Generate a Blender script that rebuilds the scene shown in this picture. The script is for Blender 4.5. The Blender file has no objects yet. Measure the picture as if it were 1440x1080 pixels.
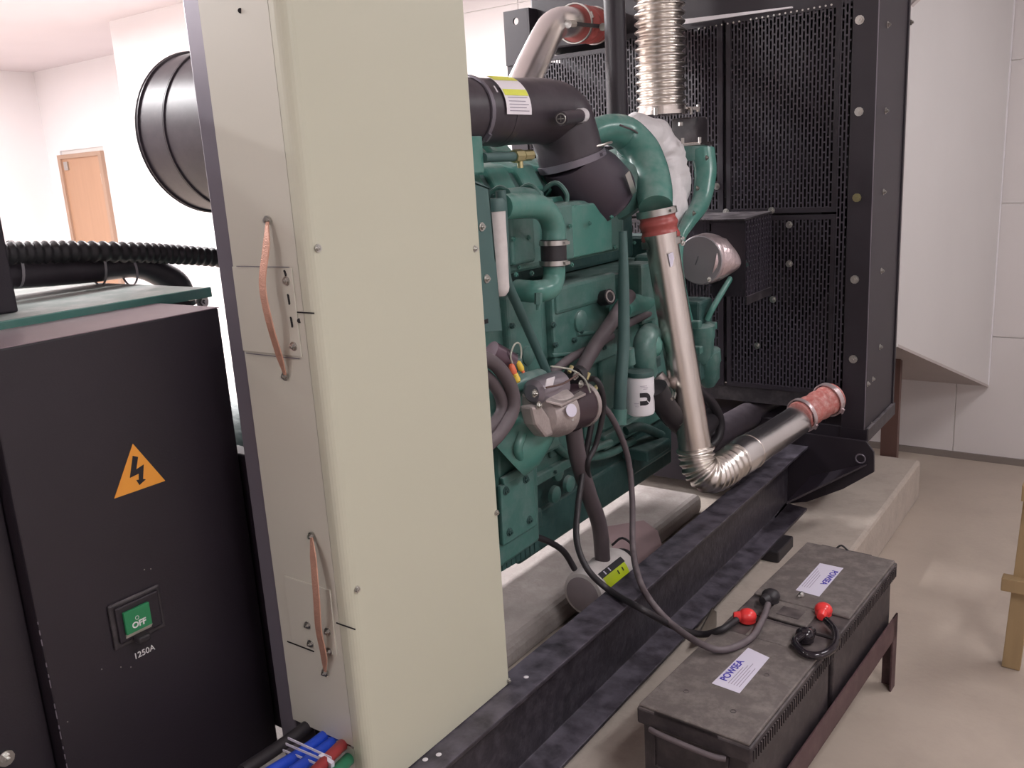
import bpy, math, random
from math import sin, cos, pi, radians, sqrt
from mathutils import Vector, Matrix, Euler
random.seed(7)
S = bpy.context.scene
COL = S.collection
V = Vector

# ------------------------------------------------------------------ camera
CAM = V((0, 0, 1.605)); FPX = 1250.4
EUL = Euler((1.33431605, -0.0, 0.631824402), 'XYZ')
ROT = (Matrix.Rotation(0.631824402, 3, 'Z') @ Matrix.Rotation(1.33431605, 3, 'X') @ Matrix.Rotation(-0.0608829184, 3, 'Z'))
cd = bpy.data.cameras.new('camera'); cam = bpy.data.objects.new('camera', cd); COL.objects.link(cam)
cam.matrix_world = Matrix.Translation(CAM) @ ROT.to_4x4()
cd.sensor_fit = 'HORIZONTAL'; cd.sensor_width = 36; cd.lens = FPX / 1440 * 36; cd.clip_start = 0.05
S.camera = cam

# ------------------------------------------------------------------ world, lights, exposure
w = bpy.data.worlds.new('world'); S.world = w; w.use_nodes = True
w.node_tree.nodes['Background'].inputs[0].default_value = (1.0, 0.98, 0.98, 1)
w.node_tree.nodes['Background'].inputs[1].default_value = 0.6
S.view_settings.view_transform = 'Standard'; S.view_settings.look = 'None'
S.view_settings.gamma = 1; S.view_settings.use_curve_mapping = False
S.view_settings.exposure = 0.35
# ceiling lamps: (x, y, length along Y, watts); last one added to brighten walls the upper pipe reflects
LAMPS = [(-3.4, 3.1, 'Y', 110), (-3.4, 0.4, 'Y', 75), (0.9, 0.9, 'Y', 30), (-6.4, 1.6, 'Y', 200), (0.6, 3.3, 'Y', 20), (-1.6, -1.6, 'Y', 14), (-8.4, 3.2, 'Y', 10), (-4.4, -1.4, 'Y', 50)]

def P(x, y, X=None, Y=None, Z=None):
    """a point of the place seen at photo pixel (x, y), on the plane X, Y or Z = value"""
    r = ROT @ V(((x - 720) / FPX, -(y - 540) / FPX, -1))
    if X is not None: t = (X - CAM.x) / r.x
    elif Y is not None: t = (Y - CAM.y) / r.y
    else: t = (Z - CAM.z) / r.z
    return CAM + r * t

# ------------------------------------------------------------------ materials
MATS = {}
def lin(c): return tuple((v / 255 / 12.92 if v / 255 <= .04045 else ((v / 255 + .055) / 1.055) ** 2.4) for v in c)
SETTLE = {'teal_engine_paint': ((150, 164, 160), .75), 'teal_gloss_paint': ((170, 184, 180), .45), 'teal_dark_paint_and_shade': ((120, 132, 130), .7), 'black_rail_paint': ((112, 106, 118), .6),
          'black_enamel_dusty': ((150, 142, 146), .6), 'dusty_grey_hose': ((140, 130, 134), .5), 'cast_aluminium': ((206, 198, 196), .6), 'black_plastic_pipe': ((120, 112, 118), .35),
          'battery_case': ((120, 110, 108), .6), 'teal_grey_hose': ((120, 138, 136), .5)}
def mat(name, rgb, rough=.5, metal=0., var=.12, scale=6., bump=0., bscale=80., dust=None, dustamt=.0, emis=None, spec=.5, stretch=None):
    if name in MATS: return MATS[name]
    m = bpy.data.materials.new(name); m.use_nodes = True; nt = m.node_tree; N = nt.nodes; L = nt.links
    b = N['Principled BSDF']; c = lin(rgb)
    b.inputs['Roughness'].default_value = rough; b.inputs['Metallic'].default_value = metal
    b.inputs['Specular IOR Level'].default_value = spec
    tc = N.new('ShaderNodeTexCoord')
    mp = N.new('ShaderNodeMapping'); L.new(tc.outputs['Object'], mp.inputs[0])
    if stretch: mp.inputs['Scale'].default_value = stretch
    nz = N.new('ShaderNodeTexNoise'); nz.inputs['Scale'].default_value = scale; nz.inputs['Detail'].default_value = 5
    L.new(mp.outputs[0], nz.inputs['Vector'])
    mx = N.new('ShaderNodeMix'); mx.data_type = 'RGBA'
    mx.inputs['A'].default_value = tuple(v * (1 - var) for v in c) + (1,)
    mx.inputs['B'].default_value = tuple(min(1, v * (1 + var)) for v in c) + (1,)
    L.new(nz.outputs['Fac'], mx.inputs['Factor'])
    out = mx.outputs['Result']
    if dust:
        n2 = N.new('ShaderNodeTexNoise'); n2.inputs['Scale'].default_value = scale * 2.3; n2.inputs['Detail'].default_value = 8; n2.inputs['Roughness'].default_value = .7
        L.new(mp.outputs[0], n2.inputs['Vector'])
        rp = N.new('ShaderNodeMapRange'); rp.inputs['From Min'].default_value = .45; rp.inputs['From Max'].default_value = .72
        rp.inputs['To Max'].default_value = dustamt
        L.new(n2.outputs['Fac'], rp.inputs['Value'])
        m2 = N.new('ShaderNodeMix'); m2.data_type = 'RGBA'; L.new(out, m2.inputs['A']); m2.inputs['B'].default_value = lin(dust) + (1,)
        L.new(rp.outputs[0], m2.inputs['Factor']); out = m2.outputs['Result']
    if name in SETTLE:
        dc, amt = SETTLE[name]
        ge = N.new('ShaderNodeNewGeometry'); sx = N.new('ShaderNodeSeparateXYZ'); L.new(ge.outputs['Normal'], sx.inputs[0])
        r2 = N.new('ShaderNodeMapRange'); r2.inputs['From Min'].default_value = .25; r2.inputs['From Max'].default_value = .95; r2.inputs['To Max'].default_value = amt
        L.new(sx.outputs['Z'], r2.inputs['Value'])
        n4 = N.new('ShaderNodeTexNoise'); n4.inputs['Scale'].default_value = 22; n4.inputs['Detail'].default_value = 6; L.new(tc.outputs['Object'], n4.inputs['Vector'])
        r3 = N.new('ShaderNodeMapRange'); r3.inputs['From Min'].default_value = .3; r3.inputs['From Max'].default_value = .65; L.new(n4.outputs['Fac'], r3.inputs['Value'])
        mu = N.new('ShaderNodeMath'); mu.operation = 'MULTIPLY'; L.new(r2.outputs[0], mu.inputs[0]); L.new(r3.outputs[0], mu.inputs[1])
        m5 = N.new('ShaderNodeMix'); m5.data_type = 'RGBA'; L.new(out, m5.inputs['A']); m5.inputs['B'].default_value = lin(dc) + (1,); L.new(mu.outputs[0], m5.inputs['Factor']); out = m5.outputs['Result']
    L.new(out, b.inputs['Base Color'])
    if bump:
        n3 = N.new('ShaderNodeTexNoise'); n3.inputs['Scale'].default_value = bscale; n3.inputs['Detail'].default_value = 3
        L.new(mp.outputs[0], n3.inputs['Vector'])
        bp = N.new('ShaderNodeBump'); bp.inputs['Strength'].default_value = bump; bp.inputs['Distance'].default_value = .004
        L.new(n3.outputs['Fac'], bp.inputs['Height']); L.new(bp.outputs[0], b.inputs['Normal'])
    if emis:
        b.inputs['Emission Color'].default_value = (1, .97, .93, 1); b.inputs['Emission Strength'].default_value = emis
    MATS[name] = m; return m

WALL = mat('wall_paint', (240, 236, 238), .8, var=.03, scale=2)
CEIL = mat('ceiling_paint', (222, 214, 218), .9, var=.04, scale=2)
TILE = mat('tile_glaze', (206, 200, 199), .38, var=.025, scale=3)
GROUT = mat('tile_grout', (240, 236, 232), .8, var=.03)
FLOOR = mat('floor_concrete', (174, 160, 148), .62, var=.10, scale=1.6, bump=.25, bscale=60, dust=(150, 136, 126), dustamt=.35)
SLAB = mat('plinth_concrete', (178, 166, 156), .85, var=.10, scale=5, bump=.6, bscale=70, dust=(140, 128, 120), dustamt=.4)
PIT = mat('pit_concrete', (158, 148, 144), .85, var=.12, scale=5, bump=.6, bscale=90, dust=(190, 182, 178), dustamt=.5)
BASEB = mat('baseboard_paint', (120, 110, 104), .7)
DOORW = mat('door_wood', (186, 146, 118), .5, var=.08, scale=3, stretch=(8, 8, .6))
DOORF = mat('door_frame_wood', (176, 146, 126), .5)
BEIGE = mat('beige_enamel', (188, 186, 168), .42, var=.02, scale=3)
BEIGE2 = mat('beige_enamel_side', (192, 188, 176), .45, var=.03, scale=3)
BLACK = mat('black_enamel', (36, 30, 38), .46, var=.18, scale=7, bump=.12, bscale=300)
BLACKD = mat('black_enamel_dusty', (42, 38, 42), .45, var=.2, scale=7, dust=(120, 112, 114), dustamt=.28)
RAIL = mat('black_rail_paint', (44, 40, 47), .4, var=.25, scale=14, bump=.3, bscale=60, dust=(120, 114, 124), dustamt=.25)
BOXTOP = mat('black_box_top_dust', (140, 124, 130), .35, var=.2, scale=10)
TEAL = mat('teal_engine_paint', (72, 112, 105), .36, var=.2, scale=9, bump=.25, bscale=45, dust=(120, 136, 134), dustamt=.42)
TEALS = mat('teal_gloss_paint', (76, 128, 118), .26, var=.12, scale=6, dust=(132, 152, 148), dustamt=.3)
TEALD = mat('teal_dark_paint_and_shade', (46, 78, 75), .5, var=.2, scale=9, bump=.3, bscale=60, dust=(84, 104, 102), dustamt=.4)  # dark teal; on the head and cover gaps it stands in for shade
TEALH = mat('teal_grey_hose', (70, 98, 96), .5, var=.12, scale=12)
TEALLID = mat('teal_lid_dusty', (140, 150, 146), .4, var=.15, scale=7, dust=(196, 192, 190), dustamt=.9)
CHROME = mat('polished_steel', (238, 236, 236), .26, 1., var=.1, scale=8, bump=.1, bscale=20)
STEEL = mat('stainless_bellows', (216, 210, 204), .3, 1., var=.08, scale=20)
PIPEST = mat('brushed_pipe_steel', (214, 206, 200), .27, 1., var=.16, scale=14, stretch=(3, 3, .4))
ZINC = mat('zinc_bolt', (190, 188, 184), .3, 1., var=.1, scale=50)
CAST = mat('cast_aluminium', (176, 164, 162), .5, .55, var=.15, scale=20, bump=.4, bscale=90, dust=(200, 192, 188), dustamt=.4)
GREYP = mat('grey_alternator_paint', (150, 144, 148), .5, .2, var=.1, scale=14)
FOIL = mat('foil_wrap', (206, 188, 190), .35, .7, var=.2, scale=20, bump=1., bscale=40)
RUB = mat('black_rubber', (42, 38, 42), .5, var=.2, scale=10)
RUBP = mat('black_plastic_pipe', (60, 53, 60), .42, var=.1, scale=8, dust=(110, 102, 108), dustamt=.15)
HOSEG = mat('dusty_grey_hose', (88, 78, 82), .6, var=.2, scale=15)
RED = mat('red_silicone', (160, 78, 74), .4, var=.12, scale=20, bump=.3, bscale=60)
REDP = mat('pale_red_silicone', (176, 102, 96), .45, var=.2, scale=30, dust=(206, 176, 170), dustamt=.7, bump=.6, bscale=60)
REDCAP = mat('red_terminal_cap', (224, 58, 58), .28, var=.08, scale=20)
WHITE = mat('white_enamel', (226, 222, 226), .35, var=.03)
WHITED = mat('white_can_dusty', (214, 206, 204), .4, var=.06, scale=8, dust=(170, 160, 158), dustamt=.4)
WRAP = mat('silver_heat_blanket', (216, 212, 214), .6, .1, var=.14, scale=9, bump=1., bscale=30)
GALV = mat('galvanised_sheet', (204, 200, 199), .45, .12, var=.05, scale=3, stretch=(1, 1, .5))
GALV2 = mat('galvanised_sheet_shaded', (178, 168, 166), .6, .1, var=.08, scale=5)  # darker copy of the sheet, underside shade put into the colour
BATT = mat('battery_case', (44, 38, 42), .5, var=.2, scale=10, dust=(110, 100, 100), dustamt=.3)
BATTL = mat('battery_lid_dust', (98, 90, 88), .6, var=.2, scale=9, dust=(150, 142, 136), dustamt=.6, bump=.2, bscale=80)
MAROON = mat('maroon_paint', (72, 48, 52), .5, var=.2, scale=10, dust=(130, 104, 104), dustamt=.3)
MAROOND = mat('dull_pink', (146, 122, 124), .8, var=.12, scale=8)
BROWN = mat('brown_leg_paint', (92, 66, 60), .5, var=.15)
COPPER = mat('copper_braid', (206, 158, 138), .4, .5, var=.15, scale=60, bump=.5, bscale=400)
WOOD = mat('raw_timber', (150, 126, 92), .7, var=.2, scale=6, stretch=(6, 6, .6))
LABEL = mat('label_paper', (214, 208, 224), .45, var=.03)
LBLUE = mat('label_blue_ink', (62, 48, 170), .5, var=.02)
LGREY = mat('label_grey_ink', (160, 150, 168), .5, var=.02)
INK = mat('black_ink', (30, 28, 36), .5, var=.02)
YEL = mat('label_yellow', (232, 236, 96), .5, var=.05)
LIME = mat('label_lime', (190, 206, 40), .5, var=.05)
PAPER = mat('label_white_paper', (246, 240, 246), .5, var=.02)
ORANGE = mat('warning_orange', (236, 158, 60), .5, var=.04)
GREEN = mat('breaker_green', (40, 128, 82), .45, var=.08)
WHINK = mat('white_ink', (225, 222, 222), .5, var=.02)
CBLUE = mat('cable_blue', (34, 72, 190), .4, var=.1)
CRED = mat('cable_red', (140, 40, 44), .4, var=.1)
CGREEN = mat('cable_green', (24, 110, 78), .4, var=.1)
TIE = mat('nylon_tie', (205, 200, 212), .4, var=.03)
TIED = mat('nylon_tie_dusty', (160, 154, 158), .5, var=.05)
CONOR = mat('connector_orange', (222, 110, 76), .45, var=.05)
CONYE = mat('connector_yellow', (222, 190, 70), .45, var=.05)
BRASS = mat('brass_fitting', (196, 186, 140), .3, .8, var=.1, scale=40)
BOLTB = mat('brassy_bolt', (150, 144, 110), .35, .8, var=.1, scale=50)
LAMPM = mat('lamp_glow', (255, 250, 245), .5, var=0, emis=9.)
POST = mat('steel_grey_channel', (122, 116, 126), .36, .35, var=.1, scale=5)
SLOT = mat('dark_slot', (22, 18, 22), .8)

def mesh_mat():
    """black perforated sheet: staggered vertical slots cut right through"""
    m = bpy.data.materials.new('perforated_black_sheet'); m.use_nodes = True; nt = m.node_tree; N = nt.nodes; L = nt.links
    b = N['Principled BSDF']; b.inputs['Base Color'].default_value = lin((54, 49, 58)) + (1,); b.inputs['Roughness'].default_value = .4
    uv = N.new('ShaderNodeUVMap'); uv.uv_map = 'UVMap'
    mp = N.new('ShaderNodeMapping'); mp.inputs['Rotation'].default_value = (0, 0, radians(90)); L.new(uv.outputs[0], mp.inputs[0])
    br = N.new('ShaderNodeTexBrick'); br.offset = .5; br.squash = 1
    br.inputs['Scale'].default_value = 1; br.inputs['Brick Width'].default_value = .036; br.inputs['Row Height'].default_value = .0135
    br.inputs['Mortar Size'].default_value = .0031; br.inputs['Mortar Smooth'].default_value = .0
    L.new(mp.outputs[0], br.inputs['Vector'])
    tr = N.new('ShaderNodeBsdfTransparent'); mx = N.new('ShaderNodeMixShader')
    L.new(br.outputs['Fac'], mx.inputs[0]); L.new(tr.outputs[0], mx.inputs[1]); L.new(b.outputs[0], mx.inputs[2])
    L.new(mx.outputs[0], N['Material Output'].inputs[0])
    return m
MESH = mesh_mat()

# ------------------------------------------------------------------ mesh builder
ORG = {}
def org(o): return ORG.get(o.name, V((0, 0, 0)))
class MB:
    def __init__(s): s.v = []; s.f = []; s.sm = []; s.uv = []
    def add(s, vs, fs, smooth=False, uvs=None):
        n = len(s.v); s.v += [V(a) for a in vs]
        for k, f in enumerate(fs):
            s.f.append([i + n for i in f]); s.sm.append(smooth if isinstance(smooth, bool) else smooth[k])
            s.uv.append(uvs[k] if uvs else None)
        return s
    def box(s, a, b, rz=0, piv=None, M=None):
        (x0, y0, z0), (x1, y1, z1) = a, b
        vs = [V(p) for p in ((x0, y0, z0), (x1, y0, z0), (x1, y1, z0), (x0, y1, z0), (x0, y0, z1), (x1, y0, z1), (x1, y1, z1), (x0, y1, z1))]
        if M: vs = [M @ p for p in vs]
        return s.add(vs, [(0, 3, 2, 1), (4, 5, 6, 7), (0, 1, 5, 4), (1, 2, 6, 5), (2, 3, 7, 6), (3, 0, 4, 7)])
    def hexa(s, vs):
        return s.add(vs, [(0, 3, 2, 1), (4, 5, 6, 7), (0, 1, 5, 4), (1, 2, 6, 5), (2, 3, 7, 6), (3, 0, 4, 7)])
    def bar(s, p0, p1, w, h, up=(0, 0, 1)):
        p0, p1 = V(p0), V(p1); d = (p1 - p0).normalized(); u = V(up)
        if abs(d.dot(u)) > .98: u = V((1, 0, 0))
        a = d.cross(u).normalized() * w / 2; c = a.cross(d).normalized() * h / 2
        vs = [p0 - a - c, p0 + a - c, p0 + a + c, p0 - a + c, p1 - a - c, p1 + a - c, p1 + a + c, p1 - a + c]
        return s.add(vs, [(3, 2, 1, 0), (4, 5, 6, 7), (0, 1, 5, 4), (1, 2, 6, 5), (2, 3, 7, 6), (3, 0, 4, 7)])
    def rings(s, cs, n=16, caps=True, smooth=True, twist=0):
        """cs: list of (centre, radius or (ra,rb), tangent)"""
        t0 = V(cs[0][2]).normalized(); u = V((0, 0, 1)) if abs(t0.z) < .9 else V((1, 0, 0))
        a = t0.cross(u).normalized(); vs = []; prev = t0
        for c, r, t in cs:
            t = V(t).normalized(); q = prev.rotation_difference(t); a = (q @ a).normalized(); a = (a - t * a.dot(t)).normalized(); prev = t
            b = t.cross(a); ra, rb = r if isinstance(r, tuple) else (r, r)
            for k in range(n):
                th = 2 * pi * k / n + twist; vs.append(V(c) + a * cos(th) * ra + b * sin(th) * rb)
        fs = []; sm = []
        for i in range(len(cs) - 1):
            for k in range(n):
                k2 = (k + 1) % n; fs.append((i * n + k, i * n + k2, (i + 1) * n + k2, (i + 1) * n + k)); sm.append(smooth)
        if caps:
            fs.append(tuple(reversed(range(n)))); sm.append(False)
            m = (len(cs) - 1) * n; fs.append(tuple(m + k for k in range(n))); sm.append(False)
        return s.add(vs, fs, sm)
    def cyl(s, p0, p1, r0, r1=None, n=20, smooth=True):
        p0, p1 = V(p0), V(p1); d = p1 - p0
        return s.rings([(p0, r0, d), (p1, r0 if r1 is None else r1, d)], n, True, smooth)
    def lathe(s, p0, ax, prof, n=24):
        """prof: (distance along axis, radius)"""
        p0 = V(p0); ax = V(ax).normalized()
        return s.rings([(p0 + ax * h, max(r, .0004), ax) for h, r in prof], n, True, True)
    def tube(s, pts, r, n=12, sub=8, caps=True, rf=None, smooth=True):
        path = spline(pts, sub); m = len(path); cs = []
        for i, p in enumerate(path):
            t = path[min(i + 1, m - 1)] - path[max(i - 1, 0)]
            f = i / (m - 1)
            if rf: rr = rf(f, i)
            elif isinstance(r, (list, tuple)):
                g = f * (len(r) - 1); k = min(int(g), len(r) - 2); rr = r[k] + (r[k + 1] - r[k]) * (g - k)
            else: rr = r
            cs.append((p, rr, t))
        return s.rings(cs, n, caps, smooth)
    def poly(s, pts, d):
        """prism: polygon pts extruded by vector d"""
        n = len(pts); pts = [V(p) for p in pts]; d = V(d)
        vs = pts + [p + d for p in pts]
        fs = [tuple(range(n))[::-1], tuple(range(n, 2 * n))] + [(i, (i + 1) % n, n + (i + 1) % n, n + i) for i in range(n)]
        return s.add(vs, fs)
    def ball(s, c, r, n=12, sq=(1, 1, 1)):
        c = V(c); vs = []; m = n // 2
        for i in range(1, m):
            for k in range(n):
                a = pi * i / m; b = 2 * pi * k / n
                vs.append(c + V((sin(a) * cos(b) * sq[0], sin(a) * sin(b) * sq[1], cos(a) * sq[2])) * r)
        top = len(vs); vs += [c + V((0, 0, r * sq[2])), c - V((0, 0, r * sq[2]))]
        fs = []
        for i in range(m - 2):
            for k in range(n):
                k2 = (k + 1) % n; fs.append((i * n + k, (i + 1) * n + k, (i + 1) * n + k2, i * n + k2))
        for k in range(n):
            k2 = (k + 1) % n; fs.append((top, k, k2)); fs.append((top + 1, (m - 2) * n + k2, (m - 2) * n + k))
        return s.add(vs, fs, True)
    def torus(s, c, ax, R, r, n=28, m=8, sx=1.):
        c = V(c); ax = V(ax).normalized(); u = V((0, 0, 1)) if abs(ax.z) < .9 else V((1, 0, 0)); a = ax.cross(u).normalized(); b = ax.cross(a)
        vs = []
        for i in range(n):
            t = 2 * pi * i / n; d = a * cos(t) + b * sin(t)
            for k in range(m):
                p = 2 * pi * k / m; vs.append(c + d * (R + r * cos(p)) + ax * r * sx * sin(p))
        fs = [(i * m + k, ((i + 1) % n) * m + k, ((i + 1) % n) * m + (k + 1) % m, i * m + (k + 1) % m) for i in range(n) for k in range(m)]
        return s.add(vs, fs, True)
    def sheet(s, o, ux, uy, du, dv):
        """flat panel with UVs in metres: origin o, unit axes ux, uy, size du x dv"""
        o, ux, uy = V(o), V(ux), V(uy)
        return s.add([o, o + ux * du, o + ux * du + uy * dv, o + uy * dv], [(0, 1, 2, 3)], False, [[(0, 0), (du, 0), (du, dv), (0, dv)]])
    def build(s, name, m, parent=None, bevel=0, seg=2, **tagk):
        o0 = org(parent) if parent else V((0, 0, 0))
        me = bpy.data.meshes.new(name); me.from_pydata([tuple(v - o0) for v in s.v], [], s.f); me.update()
        me.polygons.foreach_set('use_smooth', s.sm); me.materials.append(m)
        if any(u for u in s.uv):
            l = me.uv_layers.new(name='UVMap')
            for p, u in zip(me.polygons, s.uv):
                if u:
                    for li, q in zip(p.loop_indices, u): l.data[li].uv = q
        o = bpy.data.objects.new(name, me); COL.objects.link(o)
        if parent: o.parent = parent
        ORG[o.name] = o0
        if bevel:
            b = o.modifiers.new('bevel', 'BEVEL'); b.width = bevel; b.segments = seg; b.limit_method = 'ANGLE'; b.angle_limit = radians(40)
        if any(s.sm) and name not in ('ribbed_tube', 'ribbed_elbow', 'corrugated_conduit', 'blanket'): me.set_sharp_from_angle(angle=radians(38))
        if tagk: tag(o, **tagk)
        return o
def spline(pts, sub=8):
    p = [V(a) for a in pts]
    if len(p) == 2: return p
    q = [p[0] * 2 - p[1]] + p + [p[-1] * 2 - p[-2]]; out = []
    for i in range(1, len(q) - 2):
        a, b, c, d = q[i - 1], q[i], q[i + 1], q[i + 2]
        for k in range(sub):
            t = k / sub
            out.append(.5 * (2 * b + (c - a) * t + (2 * a - 5 * b + 4 * c - d) * t * t + (3 * b - a - 3 * c + d) * t ** 3))
    out.append(p[-1]); return out
def tag(o, label=None, cat=None, group=None, kind=None):
    if label: o['label'] = label
    if cat: o['category'] = cat
    if group: o['group'] = group
    if kind: o['kind'] = kind
    return o
def thing(name, loc, label, cat, group=None):
    o = bpy.data.objects.new(name, None); COL.objects.link(o); o.location = loc; o.empty_display_size = .05
    ORG[o.name] = V(loc); return tag(o, label, cat, group)
def struct(name, mb, m, bevel=0, **k):
    o = mb.build(name, m, None, bevel); o['kind'] = 'structure'
    return o
def bx(a, b): return MB().box(a, b)
# one bolt mesh for each facing, shared
BM = {}
def bolt(parent, p, ax=(0, -1, 0), r=.009, m=None, name='bolt', washer=True):
    m = m or ZINC; key = (tuple(ax), round(r, 4), m.name)
    if key not in BM:
        b = MB(); a = V(ax).normalized()
        if washer: b.cyl((0, 0, 0), a * r * .3, r * 1.5, n=10)
        b.cyl(a * r * .2, a * r * 1.0, r, n=6, smooth=False); b.cyl(a * r, a * r * 1.5, r * .5, n=6)
        me = bpy.data.meshes.new('bolt'); me.from_pydata([tuple(v) for v in b.v], [], b.f); me.materials.append(m); BM[key] = me
    o = bpy.data.objects.new(name, BM[key]); COL.objects.link(o); o.parent = parent; o.location = V(p) - org(parent); ORG[o.name] = V(p)
    return o
def text(body, size, parent, m, origin, xdir, ydir, name='lettering', depth=.0006, font_shear=0, align='CENTER', offset=0.):
    c = bpy.data.curves.new('t', 'FONT'); c.body = body; c.size = size; c.extrude = depth; c.align_x = align; c.align_y = 'CENTER'; c.shear = font_shear; c.offset = offset
    t = bpy.data.objects.new('t', c); COL.objects.link(t)
    dg = bpy.context.evaluated_depsgraph_get(); me = bpy.data.meshes.new_from_object(t.evaluated_get(dg)); bpy.data.objects.remove(t)
    x = V(xdir).normalized(); y = V(ydir); y = (y - x * y.dot(x)).normalized(); z = x.cross(y)
    M = Matrix((x, y, z)).transposed(); o0 = org(parent)
    for v in me.vertices: v.co = M @ v.co + V(origin) - o0
    me.materials.clear(); me.materials.append(m)
    o = bpy.data.objects.new(name, me); COL.objects.link(o); o.parent = parent; ORG[o.name] = o0
    return o
def clampband(parent, c, ax, R, w=.018, m=None, name='clamp', screw=(1, 0, .3)):
    ax = V(ax).normalized(); b = MB(); c = V(c)
    b.rings([(c - ax * w / 2, R * .995, ax), (c - ax * w / 2, R + .004, ax), (c + ax * w / 2, R + .004, ax), (c + ax * w / 2, R * .995, ax)], 28, False)
    s = V(screw); s = (s - ax * s.dot(ax)).normalized(); q = ax.cross(s)
    b.bar(c + s * (R + .006) - q * .011, c + s * (R + .006) + q * .011, w * .6, .008, up=ax)
    return b.build(name, m or ZINC, parent)

# ================================================================== SETTING
HC = 2.83; YB = 4.92; XL = -9.28; XR = 2.4; YF = -3.0
struct('floor', bx((XL, YF, -.1), (XR, YB + .1, 0)), FLOOR)
struct('ceiling', bx((XL, YF, HC), (XR, YB + .1, HC + .1)), CEIL)
wb = struct('wall_back', bx((XL, YB + .008, 0), (XR, YB + .15, HC)), GROUT)
struct('wall_left', bx((XL - .15, YF, 0), (XL, YB + .1, HC)), WALL)
struct('wall_right', bx((XR, YF, 0), (XR + .15, YB + .1, HC)), WALL)
struct('wall_front', bx((XL, YF - .15, 0), (XR, YF, HC)), WALL)
# column block that stands forward of the back wall on the left
struct('wall_column', bx((-6.38, 4.0, 0), (-4.3, YB, HC)), WALL)
struct('wall_back_plaster', bx((XL, YB - .012, 2.05), (-6.38, YB + .008, HC)), WALL)
struct('wall_back_plaster_side', bx((-8.25, YB - .012, 0), (-6.38, YB + .008, 2.05)), WALL)
struct('wall_back_plaster_end', bx((XL, YB - .012, 0), (-9.04, YB + .008, 2.05)), WALL)
TW = .653; G = .0022
tiles = {}
def tile(x0, x1, z0, z1):
    k = (round(x1 - x0, 3), round(z1 - z0, 3))
    if k not in tiles:
        b = MB().box((G, -.008, G), (k[0] - G, .0, k[1] - G)); 
        me = bpy.data.meshes.new('tile'); me.from_pydata([tuple(v) for v in b.v], [], b.f); me.materials.append(TILE); tiles[k] = me
    o = bpy.data.objects.new('tile', tiles[k]); COL.objects.link(o); o.parent = wb; o.location = (x0, YB + .008, z0)
xs = -.765 + TW * 4
x = xs
while x > -4.3 + .01:
    x0 = max(x - TW, -4.3)
    for r in range(5):
        z1 = min((r + 1) * TW, HC)
        if z1 - r * TW > .05: tile(x0, x, r * TW, z1)
    x -= TW
struct('baseboard_back', bx((-4.3, YB - .014, 0), (XR, YB, .034)), BASEB)
d = struct('door_1', bx((-8.99, YB - .03, 0), (-8.30, YB - .005, 1.97)), DOORW)
f = MB(); f.box((-9.04, YB - .05, 0), (-8.99, YB, 2.01)).box((-8.30, YB - .05, 0), (-8.25, YB, 2.01)).box((-8.99, YB - .05, 1.97), (-8.30, YB, 2.01))
f.build('door_frame', DOORF, d)
MB().box((-8.95, YB - .045, 1.86), (-8.88, YB - .03, 1.94)).build('door_closer', ZINC, d)
MB().cyl((-8.36, YB - .03, 1.0), (-8.36, YB - .09, 1.0), .012).cyl((-8.36, YB - .08, 1.0), (-8.48, YB - .08, 1.0), .01).build('door_handle', ZINC, d)
for z in (.3, 1.0, 1.75): MB().cyl((-8.305, YB - .036, z - .05), (-8.305, YB - .036, z + .05), .012, n=8).build('hinge', ZINC, d)
sw = thing('light_switch', (-7.75, YB - .012, 1.32), 'small square light switch on the white wall right of the wooden door', 'switch')
bx((-7.79, YB - .022, 1.28), (-7.71, YB - .0125, 1.36)).build('switch_plate', LABEL, sw, .002)
bx((-7.765, YB - .027, 1.3), (-7.735, YB - .021, 1.34)).build('rocker', ZINC, sw)

# concrete plinth the set stands on
PZ = .19
pl = MB()
prof = []
n = 40
pl.box((-3.2, -2.6, 0), (-.79, 4.24, PZ))
plinth = struct('plinth', pl, SLAB, bevel=.015)
# raised block of rough concrete between the rails
bk = MB().box((-1.95, .7, PZ), (-1.41, 3.20, .275)); blk = bk.build('inner_plinth', PIT, None, .03, 3); blk['kind'] = 'structure'
# lamps on the ceiling (all outside the picture, the last one added for its light)
for i, (lx, ly, ax, wt) in enumerate(LAMPS):
    t = thing('ceiling_lamp', (lx, ly, HC), 'white twin tube fluorescent ceiling lamp outside the picture', 'lamp', 'fluorescent lamps on the ceiling')
    bx((lx - .13, ly - .62, HC - .04), (lx + .13, ly + .62, HC)).build('housing', WHITE, t, .004)
    for s in (-.06, .06): MB().cyl((lx + s, ly - .59, HC - .062), (lx + s, ly + .59, HC - .062), .014, n=10).build('fluorescent_tube', LAMPM, t)
    ld = bpy.data.lights.new('tube_light', 'AREA'); ld.shape = 'RECTANGLE'; ld.size = .22; ld.size_y = 1.2; ld.energy = wt; ld.color = (1, .985, 1.0)
    lo = bpy.data.objects.new('tube_light', ld); COL.objects.link(lo); lo.parent = t; lo.location = (0, 0, -.085)

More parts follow.
